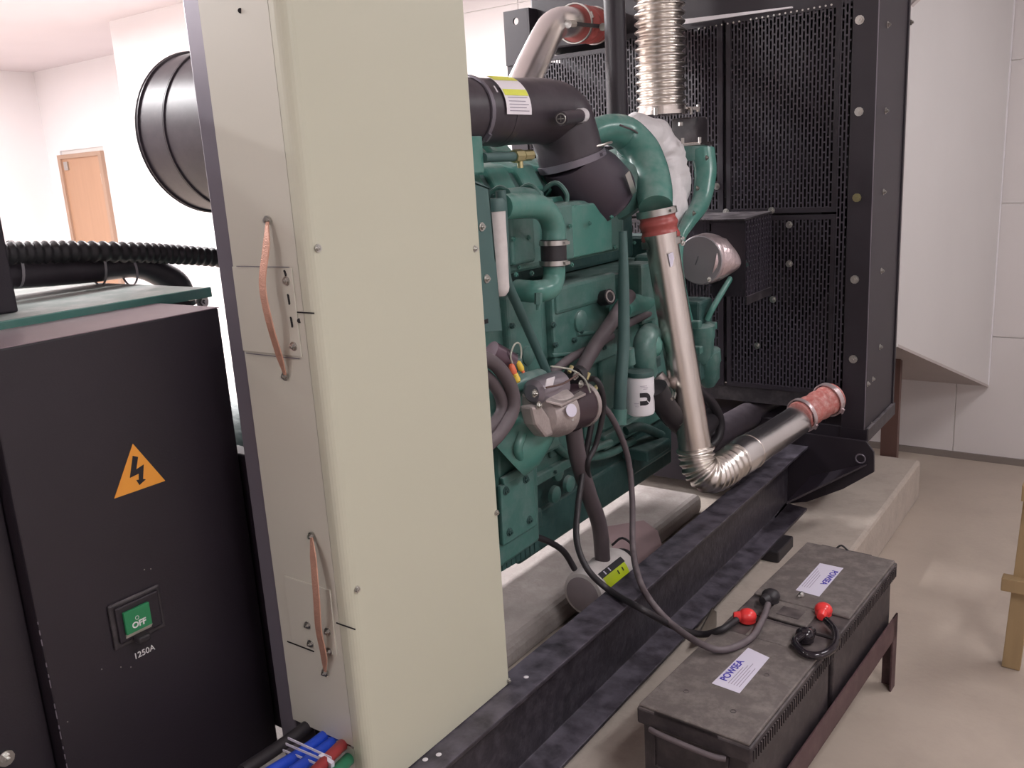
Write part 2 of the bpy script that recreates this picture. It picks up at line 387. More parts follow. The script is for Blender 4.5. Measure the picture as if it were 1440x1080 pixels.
# ================================================================== BASE FRAME
bf = thing('skid_frame', (-1.63, 1.5, PZ), 'long black steel channel base frame on rubber pads carrying the whole engine', 'frame')
RZ0, RZ1 = .235, .5
def rail(xo, sgn, nm, mm):
    r = MB(); xi = xo - sgn * .09; x1, x2 = sorted((xi, xi + sgn * .01))
    pts = [(xi, RZ0), (xo, RZ0), (xo, RZ0 + .01), (xi + sgn * .012, RZ0 + .018), (xi + sgn * .012, RZ1 - .018), (xo, RZ1 - .01), (xo, RZ1), (xi, RZ1)]
    if sgn > 0: pts = pts[::-1]
    r.poly([(a, -1.8, b) for a, b in pts], (0, 5.10, 0))
    return r.build(nm, mm, bf, .002)
rail(-1.018, 1, 'side_rail', RAIL); rail(-2.24, -1, 'side_rail', RAIL)
for y in (-1.2, .35, 3.35, 3.85): bx((-2.15, y, RZ0 + .02), (-1.109, y + .09, RZ1 - .02)).build('cross_member', BLACK, bf, .004)
# rear extension under the radiator
# end gusset plate with round hole
YG = 3.30
gp = [P(x, y, Y=YG) for x, y in ((1157, 612), (1218, 621), (1229, 636), (1229, 664), (1185, 688), (1140, 712))]
gp = [V((-1.10, YG, gp[0].z))] + [V((max(p.x, -1.10), YG, p.z)) for p in gp[1:5]] + [V((-1.02, YG, .27)), V((-1.10, YG, .25))]
MB().poly(gp, (0, .012, 0)).build('gusset_plate', BLACK, bf, .002)
MB().torus(P(1210, 645, Y=YG) + V((0, -.001, 0)), (0, 1, 0), .017, .003, 20, 6).build('plate_hole', POST, bf)
MB().poly([(-1.0, YG - .42, RZ1 - .14), (-1.0, YG - .02, RZ1 - .12), (-.80, YG - .005, RZ1 - .045), (-1.0, YG - .3, RZ1 - .13)], (0, 0, .008)).build('stiffener_plate', BLACK, bf)
# inclined brace that carries the radiator corner
for yy in (.0, 2.88): bx((-1.13, yy, PZ), (-.985, yy + .16, RZ0)).build('rubber_pad', RUB, bf, .006)
bx((-2.29, 2.9, PZ), (-2.13, 3.06, RZ0)).build('rubber_pad', RUB, bf, .006)
bx((-2.29, 0, PZ), (-2.13, .16, RZ0)).build('rubber_pad', RUB, bf, .006)
tb = MB(); tb.poly([P(975, 905, X=-1.0), P(1000, 855, X=-1.0), P(1006, 860, X=-1.0), P(1006, 880, X=-1.0), P(990, 908, X=-1.0)], (.004, 0, 0)); tb.build('earth_tab', ZINC, bf)
for x, y in ((617, 1061), (598, 1068), (740, 952)):
    q = P(x, y, Z=RZ1 + .0008); MB().lathe(q, (0, 0, 1), [(0, .006), (.001, .004)], 9).build('paint_drop', WHITE, bf)

# ================================================================== RADIATOR
YR = 3.40; XRR = -.838; XRL = -2.41; ZR0 = .56; ZR1 = 2.28; YR2 = 3.84
rad = thing('radiator', (-1.63, 3.62, RZ1), 'large black radiator with perforated guards and bolted steel side posts', 'radiator')
bx((XRL, YR + .02, ZR0 - .05), (XRR - .0, YR2, ZR0)).build('foot_frame', BLACK, rad, .003)
bx((XRL + .04, YR + .02, RZ1), (XRL + .12, YR2, ZR0 - .05)).build('foot_post', BLACK, rad)
bx((-1.1, YR + .02, RZ1), (-1.02, YR2, ZR0 - .05)).build('foot_post', BLACK, rad)
# brown stand leg seen below the foot

def cpost(x0, x1):
    m = MB(); m.box((x0, YR, ZR0), (x1, YR + .008, ZR1)); m.box((x1 - .03, YR + .008, ZR0), (x1 - .022, YR2, ZR1)) if x1 > -1.5 else m.box((x0 + .022, YR + .008, ZR0), (x0 + .03, YR2, ZR1))
    m.box((x0, YR2 - .008, ZR0), (x1, YR2, ZR1)); return m
pst = MB(); pst.box((-.925, YR, ZR0), (XRR, YR + .008, ZR1)).box((XRR - .008, YR + .008, ZR0), (XRR, YR2 - .02, ZR1))
pst.build('side_post', BLACK, rad, .0015)
bx((XRR - .008, YR2 - .02, ZR0 - .05), (XRR + .006, YR2 + .0, ZR1)).build('rear_flange', BLACK, rad, .001)
bx((XRL, YR, ZR0), (XRL + .09, YR2, 2.07)).build('side_post', BLACK, rad, .003)
def holed(x0, x1, z0, z1, y, cx, cz, r, t=.01, n=24):
    b = MB(); vs = []
    for yy in (y, y + t):
        for k in range(n):
            a = 2 * pi * k / n; dx, dz = cos(a), sin(a)
            vs.append(V((cx + dx * r, yy, cz + dz * r)))
            sc = min(((x1 - cx) / dx if dx > 1e-6 else (x0 - cx) / dx if dx < -1e-6 else 1e9), ((z1 - cz) / dz if dz > 1e-6 else (z0 - cz) / dz if dz < -1e-6 else 1e9))
            vs.append(V((cx + dx * sc, yy, cz + dz * sc)))
    for cxx, czz in ((x0, z0), (x1, z0), (x1, z1), (x0, z1)):      # snap nearest outer point to each corner
        for base in (0, 2 * n):
            k = min(range(n), key=lambda k: (vs[base + 2 * k + 1].x - cxx) ** 2 + (vs[base + 2 * k + 1].z - czz) ** 2); vs[base + 2 * k + 1] = V((cxx, vs[base + 1].y, czz))
    fs = []
    for k in range(n):
        k2 = (k + 1) % n; m = 2 * n
        fs += [(2 * k, 2 * k2, 2 * k2 + 1, 2 * k + 1), (m + 2 * k, m + 2 * k + 1, m + 2 * k2 + 1, m + 2 * k2), (2 * k, m + 2 * k, m + 2 * k2, 2 * k2), (2 * k + 1, 2 * k2 + 1, m + 2 * k2 + 1, m + 2 * k + 1)]
    return b.add(vs, fs)
hp = P(726, 30, Y=YR)
holed(-2.41, -2.285, 2.05, 2.275, YR - .005, hp.x, hp.z, .015).build('lifting_lug', BLACK, rad)
lg = MB(); lg.box((-2.285, YR - .005, 2.05), (-2.275, YR + .10, 2.275)); lg.build('lug_web', BLACK, rad, .002)
# top tank with slanted strip coloured plain white
bx((XRL + .1, YR + .06, 2.1), (-.93, YR2, 2.34)).build('top_tank', BLACK, rad, .01)
MB().poly([P(x, y, Y=YR - .03) for x, y in ((960, 27), (1114, 9), (1114, 11), (979, 31), (960, 34))], (0, .01, 0)).build('bright_edge_strip', WHITE, rad, label='pale slanted strip')
bx((XRL + .09, YR + .3, .62), (-.93, YR + .33, 2.1)).build('core', SLOT, rad)  # near-black core, shroud and blades: shade behind the guard put into the colour
# fan ring shroud behind the guard
MB().rings([(V((-1.63, YR + .05, 1.35)), .60, (0, 1, 0)), (V((-1.63, YR + .25, 1.35)), .64, (0, 1, 0))], 40, False).build('fan_shroud', SLOT, rad)
for k in range(8):
    a = k * pi / 4 + .2; c = V((-1.63, YR + .15, 1.35)); dv = V((cos(a), 0, sin(a)))
    MB().bar(c + dv * .1, c + dv * .56, .12, .006, up=V((sin(a) * -.5, 1, cos(a) * .5))).build('fan_blade', SLOT, rad)
MB().cyl((-1.63, YR + .1, 1.35), (-1.63, YR + .2, 1.35), .12).build('fan_hub', BLACK, rad)
# perforated guard panels, four sheets with plain margins
def guard(x0, x1, z0, z1, y):
    MB().sheet((x0, y, z0), (1, 0, 0), (0, 0, 1), x1 - x0, z1 - z0).build('guard_panel', MESH, rad)
    b = MB(); e = .018
    b.box((x0 - e, y - .003, z0 - e), (x0, y + .012, z1 + e)).box((x1, y - .003, z0 - e), (x1 + e, y + .012, z1 + e)).box((x0, y - .003, z0 - e), (x1, y + .012, z0)).box((x0, y - .003, z1), (x1, y + .012, z1 + e))
    b.build('guard_margin', BLACK, rad)
yg = YR + .012
guard(-1.375, -.985, 1.40, 2.09, yg); guard(-1.375, -.985, .70, 1.355, yg)
guard(-1.86, -1.425, 1.40, 2.09, yg); guard(-1.86, -1.425, .70, 1.355, yg)
guard(-2.31, -1.91, .70, 2.05, yg)
MB().sheet((-.963, YR - .002, .66), (1, 0, 0), (0, 0, 1), .036, 1.5).build('guard_edge', MESH, rad)
bx((-2.32, YR + .014, .62), (-.92, YR + .02, .69)).build('lower_panel', BLACKD, rad)
for k in range(24):
    q = P(983 + 8.1 * k, 40.5 - 1.47 * k, Y=YR + .008)
    if k not in (8,): MB().cyl(q, q + V((0, -.0015, 0)), .0035, n=8).build('bright_hole', ZINC, rad)  # bright discs stand in for light showing in a row of holes
# belt guard box standing proud of the main guard
GX = -1.205; gz0, gz1 = 1.10, 1.385
gb = MB(); gb.sheet((GX, YR - .27, gz0), (0, 1, 0), (0, 0, 1), .27, gz1 - gz0); gb.build('belt_guard_side', MESH, rad)
gb = MB(); gb.sheet((-1.62, YR - .27, gz0), (1, 0, 0), (0, 0, 1), .27, gz1 - gz0); gb.build('belt_guard_front', MESH, rad)
g2 = MB(); g2.poly([(-1.62, YR - .285, gz1 - .008), (GX + .002, YR - .285, gz1 - .008), (GX + .002, YR + .0, gz1 + .0), (-1.62, YR + .0, gz1 + .0)], (0, 0, .006)); g2.build('belt_guard_top', BLACKD, rad)
bx((GX - .13, YR - .275, gz0), (GX - .0, YR - .268, gz1 - .005)).build('belt_guard_corner', BLACK, rad)
g3 = MB(); g3.box((GX - .002, YR - .27, gz0 - .03), (GX + .004, YR, gz0)); g3.build('belt_guard_rim', BLACKD, rad)
MB().bar((XRR - .001, YR - .0005, ZR0), (XRR - .001, YR - .0005, ZR1), .003, .003).build('edge_highlight', POST, rad)  # pale bar stands in for the highlight along the post corner
for (x, y) in ((1209, 28), (1208, 157), (1205, 278), (1202, 393), (1200, 505)): bolt(rad, P(x, y, Y=YR), (0, -1, 0), .0105, BOLTB if y == 278 else ZINC)
for (x, y) in ((1248, 35), (1245, 156), (1242, 270), (1239, 381), (1237, 488)): bolt(rad, P(x, y, X=XRR), (1, 0, 0), .008)
for (x, y) in ((1021, 298), (1085, 296), (1110, 316), (1110, 371), (1087, 421), (1065, 486), (1008, 262)): bolt(rad, P(x, y, Y=YR), (0, -1, 0), .009)
for (x, y) in ((1227, 533), (1220, 540)): bolt(rad, P(x, y, X=XRR), (1, 0, 0), .007)
for (x, y) in ((1230, 578), (1245, 563), (1221, 594)): bolt(rad, P(x, y, Z=ZR0 + .001), (0, 0, 1), .01)
bx((XRR, YR + .01, ZR0 - .05), (XRR + .012, YR2, ZR0)).build('foot_lip', BLACKD, rad, .001)
bx((XRR - .09, YR - .0, ZR0 - .05), (XRR + .01, YR + .02, ZR0 - .0)).build('foot_plate', BLACK, rad, .001)

# ================================================================== SHEET METAL DUCT
du = thing('air_duct', (-1.63, 4.4, .4), 'flared galvanised sheet metal duct between the radiator and the tiled wall', 'duct')
ya = YR2 + .06; yb_ = YB - .012
XA = -.85; XB = -.62
def duct(xa, xb, sgn):
    tz = 2.12; tb_ = 2.62; bz = .795; bb = .40
    return [V((xa, ya, bz)), V((xb, yb_, bb)), V((xb, yb_, tb_)), V((xa, ya, tz))]
r_ = duct(XA, XB, 1); l_ = duct(-2.41, -2.64, -1)
def quad(p, t=(0, 0, 0), nm='side_sheet', m=GALV):
    b = MB(); b.poly(p, t); return b.build(nm, m, du)
quad(r_, (-.003, 0, 0)); quad(l_[::-1], (.003, 0, 0))
quad([l_[0], l_[1], r_[1], r_[0]], (0, 0, .003), 'bottom_sheet', GALV2); quad([l_[3], r_[3], r_[2], l_[2]], (0, 0, -.003), 'top_sheet')
ql = P(1251, 615, Y=4.27); bx((ql.x - .038, 4.26, 0), (ql.x + .036, 4.30, .70)).build('support_leg', BROWN, du)
MB().bar(r_[0], r_[1], .006, .012).build('seam', GALV2, du)
MB().bar(r_[1], r_[2], .012, .006).build('wall_flange', WHITE, du)
MB().bar(r_[3], r_[2], .012, .012).build('seam', GALV2, du)
bx((XA - .03, ya - .07, .79), (XA + .012, ya, 2.12)).build('canvas_joint', GALV, du)
for (x, y) in ((1279, 32),): bolt(du, P(x, y, X=XA + .014), (1, 0, 0), .01)

# ================================================================== CONTROL CABINET
cc = thing('control_cabinet', (-1.17, 1.17, RZ1), 'tall beige sheet steel control cabinet standing on the black rail', 'cabinet')
CX1, CX0, CY0, CY1 = -1.076, -1.272, .957, 1.39
# front panel with rounded left corner, sloping bottom like the photo
fp = MB(); R = .02
arc = [(CX1 - R + R * sin(a), CY0 + R - R * cos(a)) for a in [i * pi / 2 / 6 for i in range(7)]]
pts = [(CX1 - R - .012, CY0)] + arc + [(CX1, CY1), (CX1 - .012, CY1), (CX1 - .012, CY0 + R)]
def zb(y): return RZ1 + .001
vs = [V((a, b, RZ1 + .002)) for a, b in pts]; 
fp.poly(vs, (0, 0, 2.30)); fp.build('front_panel', BEIGE, cc, .001)
bx((CX0, CY0, .60), (CX1 - R - .0122, CY0 + .003, 2.78)).build('side_panel', BEIGE2, cc)
bx((CX1 - .10, CY0, RZ1 + .002), (CX1 - R - .0122, CY0 + .003, .594)).build('lower_side_panel', BEIGE2, cc)
bx((CX0 + .0, CY1 - .003, .61), (CX1 - .012, CY1, 2.78)).build('rear_panel', BEIGE2, cc)
bx((CX0, CY0 + .003, 2.78), (CX1, CY1, 2.80)).build('top_panel', BEIGE2, cc)
bx((CX0 - .046, CY0 + .004, RZ1 + .0), (CX0, CY0 + .05, 2.78)).build('side_channel', POST, cc, .003)
bx((CX0 - .046, CY0 + .05, .62), (CX0 - .038, CY1 - .01, 2.78)).build('back_panel', POST, cc)
bx((CX0 - .60, CY0 + .06, .50), (CX0 - .04, CY0 + .10, 1.10)).build('dark_gap_filler', BLACK, cc, .003)  # added black panel, stands in for the dark gap beside the breaker box
# upper joint plate
ap = [P(x, y, Y=CY0 - .003) for x, y in ((335, 375), (409, 376), (422, 502), (349, 494))]
def plate(pts, nm, m=BEIGE2):
    ap = [P(x, y, Y=CY0 - .002) for x, y in pts]; MB().poly(ap, (0, .002, 0)).build(nm, m, cc)
x0 = CX0 + .0005; zt = ap[0].z; zb_ = ap[3].z; x1 = ap[1].x
bx((x0, CY0 - .003, zb_), (x1, CY0, zt)).build('upper_joint_plate', BEIGE2, cc, .0008)
a = P(400, 805, Y=CY0); b_ = P(458, 830, Y=CY0); c_ = P(478, 925, Y=CY0)
bx((a.x, CY0 - .003, P(430, 905, Y=CY0).z), (P(465, 830, Y=CY0).x, CY0, P(430, 818, Y=CY0).z)).build('lower_joint_plate', BEIGE2, cc, .0008)
def seam(p, q, wd=.0022):
    MB().bar(P(*p, Y=CY0 - .0006), P(*q, Y=CY0 - .0006), wd, .0014, up=(0, 1, 0)).build('panel_seam', SLOT, cc)
def hseam(x, y, x2, wd=.0022):
    p = P(x, y, Y=CY0 - .0006); q = V((P(x2, y, Y=CY0).x, p.y, p.z)); MB().bar(p, q, wd, .0014, up=(0, 1, 0)).build('panel_seam', SLOT, cc)
hseam(417, 439, 442); hseam(473, 876, 499); hseam(404, 902, 440)
for (p, q) in (((348, 496), (423, 503)), ((335, 374), (409, 375))): MB().bar(V((P(*p, Y=CY0).x, CY0 - .0034, P(*p, Y=CY0).z)), V((P(*q, Y=CY0).x, CY0 - .0034, P(*p, Y=CY0).z)), .0014, .001, up=(0, 1, 0)).build('plate_edge', POST, cc)
for (x, y, h) in ((401, 384, 7), (406, 421, 15), (410, 453, 15), (375, 422, 15), (382, 452, 12)):
    p, q = P(x - 1, y - h * .4, Y=CY0 - .0035), P(x + 1, y + h * .4, Y=CY0 - .0035)
    m_ = MB(); m_.bar(p, q, .004, .001, up=(0, 1, 0)); m_.cyl(p, p + V((0, -.0008, 0)), .002, n=8); m_.cyl(q, q + V((0, -.0008, 0)), .002, n=8); m_.build('adjusting_slot', SLOT, cc)
MB().cyl(P(421, 451, Y=CY0), P(421, 451, Y=CY0 - .001), .004, n=12).build('vent_hole', SLOT, cc)
MB().cyl(P(338, 15, Y=CY0), P(338, 15, Y=CY0 - .001), .004, n=12).build('vent_hole', SLOT, cc)
for x, y in ((376, 310), (403, 395), (413, 487), (401, 529), (438, 754), (433, 879), (461, 888), (437, 905), (463, 916), (457, 946)):
    bolt(cc, P(x, y, Y=CY0 - .003), (0, -1, 0), .0052)
for x, y in ((447, 349), (502, 829), (668, 350), (698, 721), (715, 957)):
    bolt(cc, P(x, y, X=CX1), (1, 0, 0), .0045)
# copper earthing braids
def braid(px, nm):
    pts = [P(x, y, Y=CY0 - d_) for x, y, d_ in px]; path = spline(pts, 6); m_ = MB(); vs = []; fs = []
    for i, p in enumerate(path):
        f = i / (len(path) - 1); wd = .0075 * min(1, .35 + 4 * f, .35 + 4 * (1 - f))
        t = path[min(i + 1, len(path) - 1)] - path[max(i - 1, 0)]; s_ = t.cross(V((0, 1, .0))).normalized() * wd; n_ = t.cross(s_).normalized() * .0012
        vs += [p - s_ - n_, p + s_ - n_, p + s_ + n_, p - s_ + n_]
    for i in range(len(path) - 1):
        for k in range(4): fs.append((i * 4 + k, i * 4 + (k + 1) % 4, i * 4 + 4 + (k + 1) % 4, i * 4 + 4 + k))
    fs += [(3, 2, 1, 0), tuple(len(vs) - 4 + k for k in range(4))]
    m_.add(vs, fs); m_.build(nm, COPPER, cc, label='bare copper braid strap')
braid(((376, 312, .008), (374, 350, .02), (369, 400, .032), (378, 450, .032), (391, 495, .018), (401, 527, .008)), 'earth_strap')
braid(((438, 756, .008), (441, 790, .02), (445, 840, .028), (448, 885, .024), (455, 920, .014), (457, 944, .008)), 'earth_strap')

# ================================================================== POWER CABLES under cabinet
pc = [('blue', CBLUE, ((370, 1092, .58), (425, 1058, .60), (470, 1025, .585), (545, 975, .57)), .011),
      ('blue', CBLUE, ((395, 1098, .58), (440, 1065, .60), (482, 1034, .585), (560, 985, .57)), .011),
      ('black', RUB, ((340, 1085, .58), (400, 1045, .60), (445, 1012, .59), (520, 960, .57)), .012),
      ('red', CRED, ((430, 1100, .57), (466, 1062, .58), (492, 1040, .57), (560, 998, .56)), .011),
      ('green', CGREEN, ((445, 1112, .56), (478, 1080, .57), (500, 1060, .56), (570, 1010, .55)), .012),
      ('black', RUB, ((350, 1110, .56), (405, 1072, .58), (450, 1040, .57), (530, 985, .56)), .012)]
words = ['thick blue power cable left in the tied bundle under the cabinet', 'thick blue power cable beside the red one under the cabinet', 'thick black power cable at the upper edge of the tied bundle',
         'dark red power cable between the blue and green ones under the cabinet', 'green power cable at the lower right of the tied bundle', 'thick black power cable at the underside of the tied bundle']
for (nm, m_, px, r), lb in zip(pc, words):
    pts = []
    for i, (x, y, z) in enumerate(px):
        pts.append(P(x, y, Y=(.80, .90, .985, 1.15)[i]))
    o = MB().tube(pts, r, 12, 6).build('power_cable', m_); tag(o, lb, 'cable', 'power cables under the cabinet')
tt = thing('cable_ties', P(440, 1055, Y=.89), 'cluster of white nylon ties strapped round the cables under the cabinet', 'cable tie')
for k, (a, b) in enumerate((((402, 1046), (462, 1072)), ((405, 1038), (466, 1066)), ((398, 1055), (455, 1078)))):
    p, q = P(*a, Y=.878), P(*b, Y=.878); MB().bar(p, q, .0045, .0015, up=(0, 1, 0)).build('tie', TIE, tt)
MB().bar(P(450, 1064, Y=.872), P(468, 1076, Y=.872), .011, .008, up=(0, 1, 0)).build('tie_head', TIE, tt)
for a, b in (((458, 1068), (470, 1098)), ((452, 1070), (448, 1098))): MB().bar(P(*a, Y=.872), P(*b, Y=.872), .004, .0015, up=(0, 1, 0)).build('tie_tail', TIE, tt)

# ================================================================== BREAKER BOX
BXX = -1.40
a = P(307, 433, X=BXX); by1 = a.y; bz1 = a.z; by0 = P(75, 985, X=BXX).y; print('box', by0, by1, bz1)
bb = thing('breaker_box', (-1.5, .8, .5), 'big black steel breaker box with orange warning triangle and green switch', 'breaker box')
bm = MB(); bm.box((-1.60, by0, .45), (BXX - .0, by1, bz1)); bm.build('enclosure', BLACK, bb, .003)
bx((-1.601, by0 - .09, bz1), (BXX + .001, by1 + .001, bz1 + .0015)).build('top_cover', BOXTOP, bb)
bx((-1.60, by0 - .30, .45), (BXX - .035, by0 - .001, bz1)).build('side_compartment', BLACK, bb, .003)
bx((BXX - .001, by0 - .09, P(0, 600, X=BXX).z), (BXX - .034, by0 + .0, bz1)).build('door_flange', BLACK, bb, .001)
bx((-1.6, -.1, .45), (BXX - .035, by0 - .301, bz1)).build('rear_compartment', BLACK, bb)
bolt(bb, P(8, 1066, X=BXX - .034), (1, 0, 0), .009)
# warning triangle
tri = [P(x, y, X=BXX) for x, y in ((186.5, 624), (232, 676), (160.5, 701))]
cx = sum(p.y for p in tri) / 3; 
MB().poly(tri, (.001, 0, 0)).build('warning_triangle', ORANGE, bb, label='orange triangle with black lightning arrow')
zz = [(186.5, 641), (194, 642.5), (191.5, 660), (202, 653), (201, 673.5), (205, 674), (196, 682), (191.5, 675), (195, 674.5), (195, 666), (182.5, 672)]
MB().poly([P(x, y, X=BXX + .0011) for x, y in zz], (.0006, 0, 0)).build('lightning_bolt', INK, bb)
# breaker
bp = [P(x, y, X=BXX) for x, y in ((149, 853), (222, 824), (243, 905), (168, 935))]
bym, byM = bp[0].y, bp[1].y; bzm, bzM = bp[3].z, bp[0].z
brk = MB(); brk.box((BXX, bym, bzm + .03), (BXX + .006, byM, bzM)); bko = brk.build('breaker_bezel', BLACKD, bb, .004)
MB().box((BXX + .006, bym + .008, bzm + .04), (BXX + .012, byM - .008, bzM - .006)).build('breaker_face', BLACK, bko, .003)
g0 = P(173, 863, X=BXX + .016); g1 = P(213, 872, X=BXX + .016); gt = P(208, 850, X=BXX + .016)
gz1_ = (P(175, 858, X=BXX + .016).z + gt.z) / 2; gz0_ = P(196, 885, X=BXX + .016).z
MB().box((BXX + .012, g0.y, gz0_), (BXX + .018, g1.y, gz1_)).build('switch_rocker', GREEN, bko, .001)
MB().poly([(BXX + .012, g0.y, gz0_), (BXX + .018, g0.y, gz0_), (BXX + .012, g0.y, gz0_ - .008)], (0, g1.y - g0.y, 0)).build('rocker_underside', BEIGE2, bko)
c_ = V((BXX + .0183, (g0.y + g1.y) / 2, gz0_ + .012))
text('OFF', .015, bko, WHINK, c_, (0, 1, 0), (0, 0, 1), offset=.0004)
MB().torus(c_ + V((0, -.002, .012)), (1, 0, 0), .0032, .0005, 16, 5).build('zero_mark', WHINK, bko)
hd = MB(); hd.box((BXX + .01, c_.y - .012, gz0_ - .022), (BXX + .030, c_.y + .012, gz0_ - .008)); hd.build('handle', RUB, bko, .004)
text('1250A', .0155, bb, WHINK, P(203, 917, X=BXX + .0006), (0, 1, 0), (0, 0, 1))
for x, y in ((143, 941), (170, 938), (184, 938), (95, 1015), (212, 800), (203, 801)): MB().ball(P(x, y, X=BXX), .0014, 6).build('paint_chip', ZINC, bb)
for z in [.62 + .019 * k for k in range(18)]:
    if random.random() < .7: bx((BXX - .0005, by0 - .0006, z), (BXX + .0006, by0 + .001, z + random.uniform(.004, .016))).build('scratch', POST, bb)

# ================================================================== ALTERNATOR + TERMINAL BOX
al = thing('alternator', (-1.95, .5, RZ1), 'dark teal generator body behind the black breaker box, with flat dusty lid', 'generator')
m_ = MB(); m_.lathe((-1.93, -.9, .80), (0, 1, 0), [(0, .20), (.04, .30), (.1, .33), (1.9, .33), (2.0, .33), (2.02, .28), (2.25, .28)], 40); m_.build('barrel', TEALD, al)
bx((-2.1, -.6, RZ1), (-1.62, 1.0, .62)).build('mounting_feet', TEALD, al, .01)
LX1 = -1.6; lz = 1.41; a = P(296, 404, X=LX1); ly1 = a.y; lz = a.z; print('lid', a)
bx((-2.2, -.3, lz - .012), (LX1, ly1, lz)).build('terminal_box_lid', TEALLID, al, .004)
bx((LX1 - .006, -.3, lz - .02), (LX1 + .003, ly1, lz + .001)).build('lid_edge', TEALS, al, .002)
bx((-2.15, -.28, 1.12), (LX1 - .03, ly1 - .03, lz - .012)).build('terminal_box', BLACK, al, .003)
bolt(al, P(284, 424, X=LX1 - .03), (1, 0, 0), .010)
MB().cyl((-2.0, ly1 - .2, 1.1), (-2.0, ly1 - .2, 1.13), .03).build('gland', RUB, al)
# black module on the lid at the left border
rv = thing('relay_box', (-1.78, .6, lz), 'black box corner on the teal lid at the left border', 'box')
e = P(22, 412, X=-1.70)
bx((-1.90, .30, lz + .0), (-1.70, e.y, 1.85)).build('housing', BLACK, rv, .004)
# hoses on the lid
HX = -2.0
pz0 = lz + .033
hs = [P(-60, 386, X=HX), P(20, 385, X=HX), P(120, 378, X=HX), P(190, 376, X=HX), P(228, 386, X=HX), P(250, 402, X=HX), P(258, 430, X=HX)]
for p in hs[:4]: p.z = max(p.z, lz + .034)
o = MB().tube(hs, .033, 18, 8).build('thick_hose', RUBP); tag(o, 'smooth black hose bending down off the teal lid, tied under the ribbed conduit', 'hose')
cs = [P(x, y, X=HX + .045) for x, y in ((-60, 357), (20, 356), (100, 354), (190, 355), (250, 358), (312, 363), (380, 372))]
o = MB().tube(cs, .03, 16, 26, rf=lambda f, i: .0225 + .0022 * (1 if i % 4 < 2 else -1)).build('corrugated_conduit', RUB); tag(o, 'ribbed black flexible conduit running level past the wooden door', 'conduit')
for k, x in enumerate((17, 133, 178)):
    big = k < 2; c = P(x, 371 if big else 380, X=HX + .01)
    m_ = MB(); c0 = hs[1].z if k == 0 else hs[2].z
    m_.rings([(V((HX + .02, c.y - .003, c.z)), (.036, .050) if big else (.034, .036), (0, 1, 0)), (V((HX + .02, c.y + .003, c.z)), (.036, .050) if big else (.034, .036), (0, 1, 0))], 24, False)
    o = m_.build('cable_tie', TIED)
    tag(o, ('grey tie round both black hoses beside the box at the left border', 'grey tie round both black hoses below the wooden door', 'short grey tie round the smooth hose only, right of the other ties')[k], 'cable tie', 'ties on the hoses above the teal lid')

# ================================================================== AIR FILTER AND INTAKE DUCT
af = thing('air_filter', (-1.72, 1.47, 1.55), 'large round black air filter drum behind the beige cabinet, above the conduit', 'air filter')
m_ = MB(); m_.lathe((-2.0, 1.475, 1.74), (1, 0, 0), [(0, .182), (.0, .197), (.012, .197), (.013, .192), (.105, .192), (.106, .196), (.114, .196), (.115, .192), (.56, .190), (.57, .15)], 64)
m_.build('drum', RUBP, af)
MB().torus((-1.995, 1.475, 1.74), (1, 0, 0), .195, .004, 64, 6).build('end_rim', BLACK, af)
MB().torus((-1.89, 1.475, 1.74), (1, 0, 0), .194, .0025, 64, 6).build('swage_ring', BLACK, af)
bx((-1.75, 1.42, 1.1), (-1.65, 1.52, 1.56)).build('bracket', BLACK, af, .004)
ip = thing('intake_duct', P(760, 158, X=-1.45), 'black plastic intake elbow with yellow and white sticker and clamp rings', 'duct')
IX = -1.45
A = P(560, 160, X=IX); B = P(690, 158, X=IX); B2 = P(764, 157, X=IX); C0 = P(786, 167, X=IX + .005); C1 = P(794, 190, X=IX + .01); D1 = P(804, 226, X=IX + .02); E1 = P(834, 262, X=IX + .02)
A = V((IX, 1.47, A.z)); ra = .085
m_ = MB(); mid = [A, B]; m_.rings([(A, ra, (0, 1, 0)), (B, ra, (0, 1, 0)), (B + V((0, .02, 0)), ra + .004, (0, 1, 0))], 32); m_.build('straight_tube', RUBP, ip)
m_ = MB(); B.x = IX
m_.tube([B, B2, C0, C1, D1], [.086, .090, .096, .098, .098], 32, 8); m_.build('elbow', RUBP, ip)
clampband(ip, P(655, 158, X=IX), (0, 1, 0), ra + .002, .014, POST, 'clamp', (1, 0, -1))
dn = (E1 - C1).normalized()
clampband(ip, D1, (D1 - C1), .100, .02, POST, 'clamp', (1, 0, .2))
m_ = MB(); m_.tube([D1 - dn * .02, D1 + dn * .05, E1 + dn * .03, E1 + dn * .07], [.096, .102, .118, .122, .105], 32, 6); m_.build('rubber_sleeve', HOSEG if False else mat('purple_grey_sleeve', (66, 58, 68), .45, var=.12, scale=8), ip)
# service indicator
q = P(789, 167, X=IX + .125); q2 = P(814, 163, X=IX + .10)
m_ = MB(); m_.cyl(q, q2, .019, n=18); m_.build('service_indicator', RUBP, ip)
axi = (q - q2).normalized(); MB().torus(q + axi * .001, axi, .013, .0018, 20, 6).build('indicator_ring', ZINC, ip)
m_ = MB(); m_.bar(q + axi * .002 + V((0, 0, .008)), q + axi * .002 - V((0, 0, .008)), .003, .002); m_.bar(q + axi * .002 + V((.008, .003, 0)), q + axi * .002 - V((.008, .003, 0)), .003, .002); m_.build('indicator_cross', ZINC, ip)
MB().cyl(q2, q2 + (q2 - q) * .25, .020, n=18).build('clear_cap', WHITE, ip)
